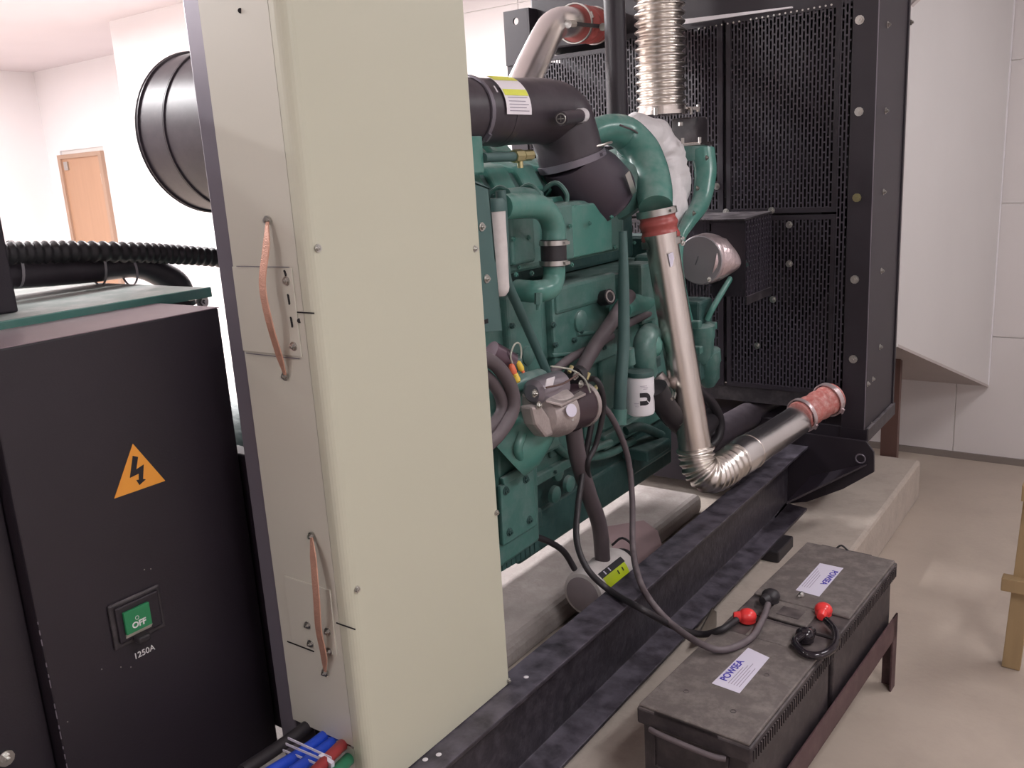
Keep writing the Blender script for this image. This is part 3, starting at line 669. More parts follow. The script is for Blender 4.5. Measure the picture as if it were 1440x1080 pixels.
# sticker wrapped on the tube
def wrap(c0, y0, y1, r0, r1, a0, a1, m_, nm, parent, off=.0015, n=10, lab=None):
    vs = []; fs = []
    for i in range(n + 1):
        a = radians(a0 + (a1 - a0) * i / n)
        for (yy, rr) in ((y0, r0), (y1, r1)): vs.append(V((c0.x + cos(a) * (rr + off), yy, c0.z + sin(a) * (rr + off))))
    for i in range(n): fs.append((2 * i, 2 * i + 1, 2 * i + 3, 2 * i + 2))
    k = MB(); k.add(vs, fs, True); return k.build(nm, m_, parent, label=lab) if lab else k.build(nm, m_, parent)
sy0 = P(708, 150, X=IX + .08).y; sy1 = P(742, 150, X=IX + .08).y
cc0 = V((IX, 0, B.z)); R0 = .0885; R1 = .0905
wrap(cc0, sy0, sy1, R0, R1, -8, 72, PAPER, 'sticker', ip, .002, lab='white sticker with yellow bands')
wrap(cc0, sy0 + .003, sy1 - .003, R0, R1, 54, 70, YEL, 'sticker_band', ip, .003)
wrap(cc0, sy0 + .003, sy1 - .003, R0, R1, 22, 33, YEL, 'sticker_band', ip, .003)
for k, a in enumerate((18, 12, 7, 2, -3)): wrap(cc0, sy0 + .012, sy1 - .012 - .012 * (k % 2), R0, R1, a, a + 1.2, LGREY, 'sticker_print', ip, .003, 2)
wrap(cc0, P(698, 137, X=IX + .08).y, P(700, 137, X=IX + .08).y, .09, .09, 26, 38, WHITE, 'scratch_mark', ip, .002, 2)

# ================================================================== ENGINE
en = thing('diesel_engine', (-1.63, 2.2, RZ1), 'big teal painted diesel engine block with ribbed valve covers and side castings', 'engine')
XS = -1.42
# crankcase
bx((-1.86, 1.62, .72), (XS, 3.02, 1.255)).build('crankcase', TEAL, en, .015)
bx((-1.84, 1.62, 1.26), (XS - .16, 2.98, 1.50)).build('cylinder_head', TEALD, en, .012)  # dark teal puts the shade of the recess into the head's colour
bx((-1.82, 1.62, .50), (XS - .03, 3.0, .73)).build('oil_pan', TEALD, en, .03)
m_ = MB().box((-1.86, 1.66, .705), (XS + .02, 3.02, .735)); m_.build('pan_flange', TEAL, en, .004)
bx((XS - .06, 1.95, .47), (XS - .02, 2.98, .60)).build('pan_rail', TEALD, en, .008)
# aftercooler housing above the crankcase, in front of the heads
h0 = P(712, 312, X=-1.37); h1 = P(872, 296, X=-1.37)
bx((XS - .04, h0.y, 1.335), (-1.37, P(880, 330, X=-1.37).y, 1.505)).build('aftercooler_housing', TEAL, en, .02, 3)
bx((XS - .03, h0.y + .02, 1.50), (-1.385, P(780, 300, X=-1.385).y, 1.52)).build('housing_cover', TEALS, en, .006)
m_ = MB(); m_.box((-1.37, P(715, 320, X=-1.36).y, 1.36), (-1.35, P(748, 320, X=-1.36).y, 1.49)); m_.build('housing_boss', TEAL, en, .012, 3)
bx((-1.372, P(762, 320, X=-1.37).y, 1.345), (-1.355, P(800, 320, X=-1.37).y, 1.50)).build('housing_rib', TEAL, en, .006)
bx((-1.372, P(800, 320, X=-1.37).y, 1.345), (-1.362, P(858, 320, X=-1.37).y, 1.495)).build('housing_panel', TEALS, en, .006)
# crankcase side covers
def sidebox(x, x0, y0, x1, y1, dep, nm='side_cover', m=TEAL, bev=.008):
    p, q = P(x0, y0, X=x), P(x1, y1, X=x); z0, z1 = sorted((p.z, q.z))
    return bx((x - dep, min(p.y, q.y), z0), (x, max(p.y, q.y), z1)).build(nm, m, en, bev)
cov = [(706, 430, 770, 530), (775, 405, 866, 480), (778, 480, 868, 585)]
sidebox(-1.40, 712, 418, 768, 540, .03); sidebox(-1.395, 776, 418, 868, 500, .03, m=TEAL); sidebox(-1.405, 845, 505, 880, 590, .02)
sidebox(-1.385, 782, 404, 868, 418, .05, 'water_rail', TEAL, .012)
for x, y in ((718, 458), (724, 500), (776, 457), (779, 485), (848, 488), (806, 478), (815, 466), (785, 520), (870, 402), (800, 545)):
    bolt(en, P(x, y, X=-1.394), (1, 0, 0), .009, TEALD, washer=False)
for x, y in ((720, 336), (742, 334), (724, 386), (746, 384), (800, 318), (828, 314), (802, 372), (858, 305)):
    bolt(en, P(x, y, X=-1.352), (1, 0, 0), .007, TEALS, washer=False)
# oval covers on the lower crankcase
for (x, y) in ((782, 664), (778, 695), (798, 680)):
    p = P(x, y, X=XS); MB().lathe(p, (1, 0, 0), [(0, .028), (.012, .026), (.018, .014)], 14).build('casting_boss', TEAL, en)
for k in range(5):
    y_ = 1.9 + k * .2; bx((XS, y_, .76), (XS + .012, y_ + .035, .95)).build('crankcase_rib', TEAL, en, .005)
m_ = MB(); m_.tube([P(770, 610, X=-1.40), P(800, 640, X=-1.40), P(850, 640, X=-1.40), P(890, 620, X=-1.40)], .014, 10, 6); m_.build('oil_gallery', TEAL, en)
bx((XS, P(840, 640, X=XS).y, .70), (XS + .03, P(960, 590, X=XS).y, .75)).build('lower_flange', TEAL, en, .006)
bx((XS - .1, P(890, 640, X=XS).y, .53), (XS, P(945, 600, X=XS).y, .70)).build('front_pan_section', TEALD, en, .01)
# valve covers: ribbed blocks
for k in range(5):
    y0 = 1.72 + k * .135; m_ = MB()
    m_.poly([(-1.50, y0, 1.515), (-1.46, y0, 1.545), (-1.50, y0, 1.615), (-1.62, y0, 1.645), (-1.70, y0, 1.60), (-1.70, y0, 1.515)], (0, .095, 0)); m_.build('valve_cover', TEALS, en, .010, 3)
    m_ = MB(); m_.poly([(-1.495, y0 + .096, 1.515), (-1.475, y0 + .096, 1.54), (-1.51, y0 + .096, 1.595), (-1.69, y0 + .096, 1.60), (-1.69, y0 + .096, 1.515)], (0, .038, 0)); m_.build('cover_gap_shade', TEALD, en)  # darker fill stands in for shade between the valve covers
    m_ = MB(); m_.poly([(-1.72, y0, 1.60), (-1.66, y0, 1.655), (-1.72, y0, 1.715), (-1.82, y0, 1.70), (-1.84, y0, 1.60)], (0, .10, 0)); m_.build('rocker_housing', TEALS, en, .008)
bx((-1.87, 1.66, 1.49), (-1.44, 2.5, 1.52)).build('cover_plate', TEALS, en, .004)
# exhaust side plinth beneath the turbo
bx((-1.80, 2.35, 1.50), (-1.48, 2.75, 1.60)).build('turbo_mount', TEALD, en, .01)
# U shaped coolant pipe
UX = -1.27
u1 = [P(706, 291, X=UX), P(750, 290, X=UX), P(768, 298, X=UX), P(778, 318, X=UX), P(779, 345, X=UX)]
MB().tube(u1, .031, 20, 8).build('coolant_pipe', TEALS, en)
u2 = [P(779, 368, X=UX), P(779, 390, X=UX), P(772, 406, X=UX), P(752, 410, X=UX - .02), P(728, 408, X=UX - .08)]
MB().tube(u2, .029, 20, 8).build('coolant_pipe', TEALS, en)
ua, ub = P(778, 337, X=UX), P(779, 374, X=UX)
MB().cyl(ua, ub, .034, n=24).build('coolant_hose', RUB, en)
clampband(en, ua + (ub - ua) * .12, ub - ua, .034, .012); clampband(en, ua + (ub - ua) * .88, ub - ua, .034, .012)
MB().tube([P(712, 273, X=-1.40), P(735, 271, X=-1.40), P(758, 275, X=-1.42)], .015, 14, 5).build('breather_pipe', TEAL, en)
# grey green bracket plate, coolant filter
BKX = -1.235
b4 = [P(x, y, X=BKX) for x, y in ((664, 255), (688, 264), (706, 465), (676, 468))]
MB().poly(b4, (-.004, 0, 0)).build('bracket_plate', TEALH, en, .001)
b5 = [b4[0], b4[1], b4[1] + V((-.04, .02, .012)), b4[0] + V((-.04, .02, .012))]; MB().poly(b5, (0, 0, -.004)).build('bracket_plate', TEALH, en)
b6 = [b4[1], b4[2], b4[2] + V((-.09, .01, 0)), b4[1] + V((-.09, .01, 0))]; MB().poly(b6, (0, -.004, 0)).build('bracket_plate', TEALH, en)
for x, y in ((677, 319), (684, 392)): bolt(en, P(x, y, X=BKX), (1, 0, 0), .007)
p = P(683, 452, X=BKX); MB().bar(p + V((.001, -.008, 0)), p + V((.001, .008, 0)), .001, .010).build('bracket_slot', SLOT, en)
MB().tube([P(704, 268, X=-1.26), P(706, 290, X=-1.26), P(708, 330, X=-1.26), P(712, 390, X=-1.27), P(728, 430, X=-1.30), P(748, 475, X=-1.33), P(770, 525, X=-1.33)], .0125, 12, 7).build('fuel_hose', TEALH, en, label='long curved grey green hose')
bx((-1.50, P(664, 215, X=-1.38).y, 1.60), (-1.38, P(680, 215, X=-1.38).y, 1.69)).build('fuel_block', TEALS, en, .004)
MB().cyl(P(680, 222, X=-1.38), P(726, 220, X=-1.38), .012).build('fuel_line', TEALH, en)
m_ = MB(); m_.cyl(P(722, 220, X=-1.38), P(733, 219, X=-1.38), .017, n=8, smooth=False); m_.cyl(P(735, 219, X=-1.38), P(747, 218, X=-1.38), .014, n=8, smooth=False); m_.cyl(P(731, 222, X=-1.38), P(732, 236, X=-1.38), .008); m_.build('brass_fitting', BRASS, en, label='brass hose fitting')
# vertical dipstick tube and others
m_ = MB(); m_.tube([P(876, 325, X=-1.24), P(877, 400, X=-1.24), P(877, 480, X=-1.24), P(873, 540, X=-1.24), P(871, 585, X=-1.25)], [.012, .016, .018, .019, .019], 14, 6); m_.build('vertical_pipe', TEALH, en, label='tall grey green vertical pipe')
MB().cyl(P(871, 575, X=-1.25), P(870, 596, X=-1.25), .024, n=14).build('pipe_collar', TEAL, en)
MB().cyl(P(846, 420, X=-1.385), P(858, 417, X=-1.35), .024, n=20).build('sensor_plug', RUB, en)
MB().torus(P(858, 417, X=-1.349), P(858, 417, X=-1.35) - P(846, 420, X=-1.385), .017, .003, 20, 6).build('sensor_ring', CAST, en)
MB().tube([P(795, 560, X=-1.36), P(812, 530, X=-1.34), P(838, 485, X=-1.32), P(862, 450, X=-1.31), P(885, 415, X=-1.33)], .022, 14, 6).build('oil_hose', HOSEG, en, label='thick dusty grey hose')
MB().tube([P(765, 535, X=-1.38), P(800, 505, X=-1.37), P(835, 488, X=-1.36), P(860, 472, X=-1.36)], .013, 12, 6).build('oil_hose', HOSEG, en, label='thin dusty grey hose')
MB().cyl(P(872, 436, X=-1.33), P(920, 420, X=-1.38), .036, n=24).build('water_pump_pipe', TEALS, en)
MB().tube([P(880, 458, X=-1.30), P(900, 447, X=-1.32), P(922, 436, X=-1.36)], .012, 10, 5).build('small_hose', HOSEG, en)
# front gear case with pump castings
bx((-1.86, 3.0, .66), (-1.50, 3.08, 1.34)).build('gear_case', TEALD, en, .015)
bx((XS - .02, 2.70, 1.02), (-1.36, 2.88, 1.30)).build('front_cover', TEAL, en, .02, 3)
sidebox(-1.33, 902, 372, 925, 450, .08, 'thermostat_housing', TEAL, .012)
MB().tube([P(915, 470, X=-1.26), P(908, 480, X=-1.25), P(906, 505, X=-1.25), P(908, 525, X=-1.26)], .037, 18, 6).build('filter_head_pipe', TEAL, en)
MB().ball(P(912, 486, X=-1.25), .045, 14).build('filter_head_dome', TEALS, en)
m_ = MB(); m_.box(tuple(P(876, 528, X=-1.31)), tuple(P(910, 505, X=-1.27))); m_.build('filter_head', TEAL, en, .008)
MB().cyl(P(886, 512, X=-1.25), P(884, 490, X=-1.25), .017, n=12).build('filter_port', TEAL, en)
bx(tuple(P(870, 528, X=-1.40)), tuple(P(930, 500, X=-1.33))).build('filter_bracket', TEALD, en, .006)
# hydraulic pump castings right of the chrome pipe
for (a, b, r0, r1) in (((985, 455), (986, 488), .052, .048), ((992, 490), (996, 545), .055, .05)):
    MB().lathe(P(*a, X=-1.33), P(*b, X=-1.33) - P(*a, X=-1.33), [(0, r0 * .7), (.008, r0), (.05, r0), (.06, r1), (.12, r1 * .9), (.15, r1 * .5)], 20).build('pump_body', TEAL, en)
for (x, y) in ((978, 456), (1000, 458), (980, 492), (1002, 498)): bx(tuple(P(x, y, X=-1.31) - V((.02, .014, .014))), tuple(P(x, y, X=-1.31) + V((.02, .014, .014)))).build('pump_boss', TEAL, en, .005)
bx((-1.50, 2.98, .80), (-1.32, 3.10, 1.10)).build('pump_bracket', TEALD, en, .01)
MB().tube([P(1032, 384, X=-1.26), P(1020, 403, X=-1.27), P(1003, 432, X=-1.29), P(994, 450, X=-1.31)], .011, 10, 5).build('adjuster_arm', TEALS, en)
# flywheel housing on the left, ring gear teeth, cover plate
fl = MB(); fl.lathe((-1.63, 1.47, .86), (0, 1, 0), [(0, .33), (.02, .35), (.16, .36), (.17, .34)], 44); fl.build('flywheel_housing', TEAL, en)
p0 = P(706, 800, X=-1.34); p1 = P(756, 690, X=-1.34)
c4 = [P(x, y, X=-1.33) for x, y in ((704, 684), (750, 658), (756, 738), (708, 768))]
MB().poly(c4, (-.012, 0, 0)).build('inspection_cover', TEAL, en, .003)
for x, y in ((711, 690), (739, 674), (716, 748), (744, 731)): bolt(en, P(x, y, X=-1.33), (1, 0, 0), .008, TEALD)
c5 = [P(x, y, X=-1.34) for x, y in ((700, 600), (745, 575), (757, 660), (760, 760), (704, 800))]; MB().poly(c5, (-.10, 0, 0)).build('housing_side', TEAL, en, .01)
c6 = [P(x, y, X=-1.335) for x, y in ((702, 672), (749, 643), (751, 655), (704, 682))]; MB().poly(c6, (.012, 0, 0)).build('housing_step', TEAL, en, .003)
for k in range(9):
    f = k / 8; p = P(708 + 52 * f, 796 - 30 * f, X=-1.34); MB().bar(p + V((-.02, 0, .01)), p + V((-.02, .0, -.022)), .018, .014).build('ring_gear_tooth', TEALD, en)
bx((-1.45, 1.62, .60), (-1.36, P(765, 750, X=-1.36).y, .66)).build('housing_foot', TEALD, en, .008)
m_ = MB(); m_.lathe(P(712, 640, X=-1.34), P(756, 600, X=-1.28) - P(712, 640, X=-1.34), [(0, .075), (.05, .078), (.10, .062), (.13, .05)], 24); m_.build('starter_mount', TEALS, en)
MB().tube([P(735, 610, X=-1.27), P(728, 632, X=-1.27), P(735, 650, X=-1.28)], .012, 10, 4).build('mount_rib', TEALS, en)

for k in range(11):
    y_ = 1.74 + k * .12; bolt(en, (XS + .02, y_, .72), (1, 0, 0), .006, TEALD, washer=False)
for k in range(6):
    y_ = h0.y + .04 + k * .13; bolt(en, (-1.37, y_, 1.352), (1, 0, 0), .006, TEALS, washer=False); bolt(en, (-1.37, y_ + .03, 1.49), (1, 0, 0), .006, TEALS, washer=False)
for k in range(4):
    y_ = 1.80 + k * .135; MB().tube([(-1.485, y_ + .01, 1.53), (-1.43, y_ + .02, 1.56), (-1.40, y_ + .03, 1.53), (-1.40, y_ + .03, 1.50)], .007, 8, 5).build('injector_line', TEAL, en)
m_ = MB(); m_.cyl(P(757, 412, X=-1.24), P(757, 428, X=-1.24), .010, n=6, smooth=False); m_.cyl(P(757, 426, X=-1.24), P(757, 436, X=-1.24), .006, n=8); m_.build('drain_cock', TEAL, en)
for (x0_, y0_, x1_, y1_) in ((812, 470, 868, 462), (776, 500, 840, 492), (708, 548, 765, 536)):
    MB().tube([P(x0_, y0_, X=-1.392), P((x0_ + x1_) / 2, (y0_ + y1_) / 2 + 1, X=-1.392), P(x1_, y1_, X=-1.392)], .006, 8, 4).build('casting_rib', TEAL, en)
MB().lathe(P(815, 452, X=-1.396), (1, 0, 0), [(0, .035), (.008, .034), (.014, .026), (.016, .01)], 18).build('core_plug', TEAL, en)
MB().lathe(P(740, 500, X=-1.40), (1, 0, 0), [(0, .028), (.008, .027), (.012, .01)], 16).build('core_plug', TEAL, en)
sidebox(-1.395, 708, 510, 745, 550, .03, 'side_cover', TEAL, .006)
MB().tube([P(716, 545, X=-1.34), P(740, 536, X=-1.33), P(760, 530, X=-1.34)], .024, 16, 6).build('oil_cooler_pipe', TEAL, en)
MB().tube([P(820, 640, X=-1.37), P(838, 630, X=-1.35), P(858, 622, X=-1.36)], .012, 10, 5).build('oil_line', TEAL, en)
MB().tube([P(880, 606, X=-1.36), P(900, 600, X=-1.34), P(930, 612, X=-1.36)], .016, 10, 5).build('oil_line', TEALD, en)
bx((XS, 1.98, .80), (XS + .05, 2.10, .90)).build('engine_mount', TEAL, en, .012)
bx((XS, 2.55, .62), (XS + .10, 2.72, .66)).build('mount_foot', TEALD, en, .006)
# ---- starter motor
st = thing('starter_motor', P(790, 590, X=-1.24), 'grey cast aluminium starter motor with solenoid on the teal engine side', 'starter motor')
SX = -1.24
a = P(762, 585, X=SX); b = P(838, 562, X=SX); ax_ = (b - a).normalized()
m_ = MB(); m_.lathe(a - ax_ * .02, ax_, [(0, .03), (.01, .052), (.075, .066), (.10, .066), (.102, .062)], 28); m_.build('nose_housing', CAST, st)
m_ = MB(); m_.lathe(a + ax_ * .08, ax_, [(0, .061), (.10, .061)], 28); m_.build('motor_case', mat('purple_black_case', (58, 42, 50), .3, var=.2, scale=12), st)
m_ = MB(); m_.lathe(a + ax_ * .18, ax_, [(0, .064), (.018, .064), (.03, .05), (.034, .02)], 28); m_.build('end_cap', CAST, st)
a2 = P(748, 553, X=SX - .01); b2 = P(806, 533, X=SX - .01); ax2 = (b2 - a2).normalized()
m_ = MB(); m_.lathe(a2, ax2, [(0, .022), (.01, .034), (.05, .037), (.125, .037), (.127, .033)], 24); m_.build('solenoid', mat('solenoid_grey', (150, 142, 150), .35, .5, var=.1, scale=20), st)
m_ = MB(); m_.lathe(b2 - ax2 * .0, ax2, [(0, .034), (.03, .034), (.034, .028)], 24); m_.build('solenoid_cap', RUB, st)
m_ = MB(); m_.box(tuple(P(733, 590, X=-1.29)), tuple(P(768, 546, X=-1.25))); m_.build('drive_flange', CAST, st, .012, 3)
m_ = MB(); m_.poly([P(x, y, X=-1.20) for x, y in ((748, 572), (762, 570), (774, 588), (780, 612), (768, 616), (754, 598))], (-.04, 0, 0)); m_.build('nose_bracket', CAST, st, .008)
m_ = MB(); m_.poly([P(768, 566, X=-1.20), P(790, 572, X=-1.18), P(824, 556, X=-1.18), P(806, 548, X=-1.24), P(780, 556, X=-1.24)], (0, 0, .006)); m_.build('top_shelf', CAST, st, .001)
def disc(px, X_, r, ax, m, nm, par, sy=1, sz=1, th=.002):
    c = P(*px, X=X_); b = MB(); b.lathe(c, ax, [(0, r), (th, r)], 22); return b.build(nm, m, par)
nrm = V((1, -.35, .25)).normalized()
disc((803, 577), -1.172, .017, nrm, LABEL, 'round_label', st)
q = P(773, 538, X=-1.195); MB().bar(q - ax2 * .018, q + ax2 * .018, .002, .026, up=(.3, 0, 1)).build('white_label', PAPER, st)
disc((805, 590), -1.178, .004, nrm, ZINC, 'label_rivet', st)
for x, y in ((757, 570), (751, 553), (808, 529), (816, 540)): bolt(st, P(x, y, X=-1.20), (1, 0, 0), .007)
for (x, y, dx) in ((800, 524, 0), (824, 534, 1), (835, 552, 1)): MB().cyl(P(x, y, X=-1.22), P(x + 4, y - 9, X=-1.22), .006, n=8).build('terminal_stud', BRASS, st)
# ---- speed actuator left: dark cylinder with wires
ac = thing('fuel_solenoid', P(704, 500, X=-1.24), 'short dark metal cylinder beside the beige cabinet above the black hoses', 'solenoid')
a = P(690, 494, X=-1.24); b = P(718, 510, X=-1.22); MB().cyl(a, b, .026, n=22).build('cylinder_body', mat('purple_grey_metal', (92, 74, 84), .3, .4, var=.1), ac)
MB().cyl(b, b + (b - a) * .25, .024, n=22).build('end_cap', TEALD, ac)
for (pts, m_, lb) in ((((722, 516), (718, 500), (724, 484), (731, 484), (733, 498), (730, 512)), mat('wire_grey', (170, 170, 160), .5), 'thin grey loop of wire above the orange connectors'),
                      (((722, 530), (721, 540), (717, 550)), MATS['wire_grey'], 'thin grey wire hanging below the orange connectors')):
    o = MB().tube([P(x, y, X=-1.20) for x, y in pts], .0022, 6, 6).build('wire', m_); tag(o, lb, 'wire')
for (a, b, m_, lb) in (((718, 512), (723, 524), CONOR, 'left orange wire connector in front of the dark cylinder'), ((727, 508), (734, 520), CONYE, 'yellow wire connector hanging right of the orange one'), ((723, 524), (727, 533), CONYE, 'lowest small yellow wire connector by the dark cylinder')):
    t = thing('wire_connector', P(*b, X=-1.19), lb, 'connector', 'wire connectors by the starter')
    p, q = P(*a, X=-1.20), P(*b, X=-1.19); MB().lathe(p, q - p, [(0, .004), (.004, .0075), (.02, .008), (.026, .005)], 12).build('sleeve', m_, t)
    MB().lathe(q, q - p, [(-.004, .0045), (.008, .004)], 10).build('tip', CONOR if m_ is CONYE else CONYE, t)
# small wires over the starter
for pts, lb in ((((775, 515), (790, 517), (806, 521), (822, 533), (830, 552)), 'thin grey wire arching over the starter solenoid'), (((768, 545), (790, 540), (806, 531), (814, 524)), 'thin brown wire lying along the starter solenoid')):
    o = MB().tube([P(x, y, X=-1.185) for x, y in pts], .0025, 6, 5).build('wire', MATS['wire_grey'] if 'grey' in lb else BROWN); tag(o, lb, 'wire')
# black corrugated hoses by the cabinet
for pts, r, lb in ((((672, 500), (696, 512), (714, 535), (722, 560), (718, 585), (700, 612), (680, 630)), .0165, 'outer bowed black hose beside the beige cabinet edge'), (((672, 520), (690, 535), (703, 556), (706, 575), (698, 592), (680, 610)), .0145, 'inner bowed black hose beside the beige cabinet edge')):
    o = MB().tube([P(x, y, X=-1.18 if r > .015 else -1.20) for x, y in pts], r, 14, 8).build('bowed_hose', HOSEG); tag(o, lb, 'hose', 'bowed hoses beside the cabinet')
# thick hose from starter down to canister
o = MB().tube([P(806, 600, X=-1.24), P(813, 645, X=-1.25), P(828, 695, X=-1.27), P(843, 740, X=-1.29), P(848, 796, X=-1.30)], .024, 18, 8).build('drain_hose', HOSEG); tag(o, 'thick dark hose running from the starter down to the white canister', 'hose')
o = MB().tube([P(742, 752, X=-1.36), P(768, 760, X=-1.36), P(792, 775, X=-1.35), P(808, 800, X=-1.34)], .0095, 12, 8).build('cut_hose', RUB); tag(o, 'short black hose ending open above the white canister', 'hose')
# white canister lying behind rail
c0 = P(820, 836, X=-1.30); dy = V((0, 1, 0)); print('canister', c0)
cn = thing('white_canister', c0, 'dusty white cylindrical canister lying behind the black rail', 'canister')
m_ = MB(); m_.lathe(c0, dy, [(-.004, .050), (0, .066), (.008, .070), (.20, .070), (.225, .058), (.23, .05)], 36); m_.build('can', WHITED, cn)
MB().lathe(c0 + dy * -.005, dy, [(-.001, .052), (.001, .056)], 36).build('end_face', mat('can_end_grey', (150, 138, 142), .5, var=.12, scale=12), cn)
MB().lathe(c0 + dy * .23, dy, [(0, .045), (.03, .045), (.035, .03)], 24).build('neck', RUB, cn)
wrap(V((c0.x, 0, c0.z)), c0.y + .03, c0.y + .17, .070, .070, 44, 60, INK, 'label_strip', cn, .001)
wrap(V((c0.x, 0, c0.z)), c0.y + .035, c0.y + .165, .070, .070, 10, 44, LIME, 'label_panel', cn, .001)
for k in range(4):
    y_ = c0.y + .055 + .027 * k; wrap(V((c0.x, 0, c0.z)), y_, y_ + .006, .070, .070, 47 if k < 2 else 28, 57 if k < 2 else 38, LABEL if k < 2 else INK, 'label_print', cn, .002, 3)
MB().tube([c0 + V((-.03, .235, .06)), c0 + V((.0, .25, .085)), c0 + V((.04, .25, .06)), c0 + V((.05, .25, .0))], .004, 8, 4).build('clip', RUB, cn)
bx((c0.x - .05, c0.y + .04, .19), (c0.x + .05, c0.y + .07, c0.z - .055)).build('saddle', BLACK, cn)
bx((c0.x - .05, c0.y + .15, .19), (c0.x + .05, c0.y + .18, c0.z - .055)).build('saddle', BLACK, cn)
ms = MB().poly([P(x, y, Z=.277) for x, y in ((852, 742), (905, 733), (925, 748), (932, 772), (900, 800), (868, 790))], (0, 0, .004)); o = ms.build('pinkish_patch', MAROOND); tag(o, 'dull pink flat patch on the concrete behind the white canister', 'mat')  # flat pinkish patch just above the inner plinth

# ---- white spin-on filters
def spinon(c, r, h, nm, lab):
    t = thing(nm, c, lab, 'filter')
    MB().lathe(c, (0, 0, 1), [(0, r * .82), (.004, r * .96), (.012, r), (h - .008, r), (h, r * .96)], 32).build('can', WHITE, t)
    MB().lathe(c + V((0, 0, h)), (0, 0, 1), [(0, r * 1.02), (.006, r * 1.04), (.014, r * .98)], 32).build('seal_rim', TEALD, t); return t
fx = -1.235; c = P(901, 582, X=fx); top = P(899, 528, X=fx); r = .043; h = top.z - c.z
of = spinon(c, r, h, 'oil_filter', 'white spin-on oil filter with black letter mark beside the chrome pipe')
def onarc(a0, a1, z0, z1, nm='logo_mark', m=INK, n=8, off=.0008):
    vs = []; fs = []
    for i in range(n + 1):
        a = radians(a0 + (a1 - a0) * i / n); 
        for z in (z0, z1): vs.append(c + V((cos(a) * (r + off), sin(a) * (r + off), z)))
    for i in range(n): fs.append((2 * i, 2 * i + 2, 2 * i + 3, 2 * i + 1))
    k = MB(); k.add(vs, fs, True); return k.build(nm, m, of)
# curved D-shaped mark, drawn as bands (angle about -55..-15 degrees faces the camera)
A0 = -44
k = MB(); vs = []; fs = []
outer = []; inner = []
for i in range(15):
    t = -pi / 2 + pi * i / 14; outer.append((cos(t) * 24 + 2, sin(t) * .0195)); inner.append((cos(t) * 8 + 2, sin(t) * .0055))
outer = [(-20, -.0195)] + outer + [(-20, .0195)]; inner = [(-20, -.0055)] + inner + [(-20, .0055)]
def cp(a, z): a = radians(A0 + a); return c + V((cos(a) * (r + .0008), sin(a) * (r + .0008), h * .47 + z))
for a, z in outer: vs.append(cp(a, z))
for a, z in inner: vs.append(cp(a, z))
nn = len(outer)
for i in range(nn - 1):
    if i in (4, ): continue
    fs.append((i, i + 1, nn + i + 1, nn + i))
k.add(vs, fs); k.build('logo_mark', INK, of)
for j, (a0, a1, z) in enumerate(((-62, -34, .80), (-60, -30, .76), (-50, -32, .72), (-88, -68, .36), (-86, -70, .32), (-84, -68, .28))): onarc(a0, a1, h * z, h * z + .0012, 'fine_print', LGREY, 3)
c = P(703, 416, X=-1.27); top = P(697, 297, X=-1.27)
t = thing('coolant_filter', c, 'tall narrow white filter standing beside the grey green bracket plate', 'filter')
m_ = MB(); m_.lathe(c, top - c, [(0, .014), (.01, .022), (.02, .024), ((top - c).length, .024)], 24); m_.build('can', WHITED, t)
MB().lathe(top, (0, 0, 1), [(0, .026), (.02, .026), (.03, .02)], 20).build('filter_cap', TEALH, t)

# ---- hose with clamps near oil filter
hh = thing('radiator_hose', P(950, 590, X=-1.18), 'dark hose with two bright steel clamps beside the white oil filter', 'hose')
a = P(922, 545, X=-1.20); b = P(938, 575, X=-1.19); c3 = P(962, 600, X=-1.20); d3 = P(985, 605, X=-1.24)
MB().tube([a, b, c3, d3, P(1003, 585, X=-1.3)], .036, 20, 8).build('hose_body', RUB, hh)
clampband(hh, P(930, 558, X=-1.197), b - a, .037, .012); clampband(hh, P(948, 585, X=-1.193), c3 - b, .037, .012)
MB().tube([P(925, 528, X=-1.24), P(934, 540, X=-1.22), P(928, 550, X=-1.20)], .02, 12, 5).build('steel_neck', CAST, hh)
o = MB().tube([P(980, 545, X=-1.28), P(1000, 565, X=-1.26), P(1012, 590, X=-1.25), P(1010, 615, X=-1.25), P(995, 632, X=-1.27)], .018, 14, 8).build('curved_hose', RUB); tag(o, 'curved black hose behind the ribbed chrome elbow', 'hose')
# lower black coolant pipe
o = MB().tube([P(985, 625, X=-1.32), P(1020, 603, X=-1.32), P(1060, 580, X=-1.30), P(1100, 556, X=-1.28), P(1128, 540, X=-1.25)], .055, 22, 8).build('coolant_pipe', RUBP); tag(o, 'thick black pipe running to the radiator behind the chrome pipe', 'pipe')

# ---- belt alternator
ba = thing('belt_alternator', P(990, 370, X=-1.36), 'round grey charging alternator partly wrapped in torn foil', 'alternator')
c = P(984, 366, X=-1.34); ax_ = (V((-1.34, 3.0, c.z)) - c); ax_ = V((.02, 1, 0)).normalized()
MB().lathe(c, ax_, [(0, .07), (.001, .086), (.01, .091), (.06, .093), (.10, .086), (.15, .06), (.17, .03)], 32).build('body', FOIL, ba)
MB().lathe(c - ax_ * .003, ax_, [(0, .085), (.004, .088)], 32).build('end_cover', GREYP, ba)
for x, y in ((982, 366),): MB().bar(P(980, 372, X=-1.33) - ax_ * .012, P(984, 360, X=-1.33) - ax_ * .012, .003, .002).build('mark', INK, ba)
n0 = c + V((.02, .06, 0)); tp = P(1044, 370, Y=c.y + .12); nl = (tp - n0).length; MB().lathe(n0, tp - n0, [(0, .085), (nl * .35, .078), (nl * .8, .034), (nl, .016)], 24).build('nose_cone', FOIL, ba)
MB().cyl(tp + V((-.03, 0, -.02)), tp + V((.012, .01, .004)), .018, n=12).build('lug', TEALS, ba)
for x, y in ((1008, 347), (1014, 375), (960, 342), (997, 393)): bolt(ba, P(x, y, X=-1.28), (1, -.5, 0), .006)

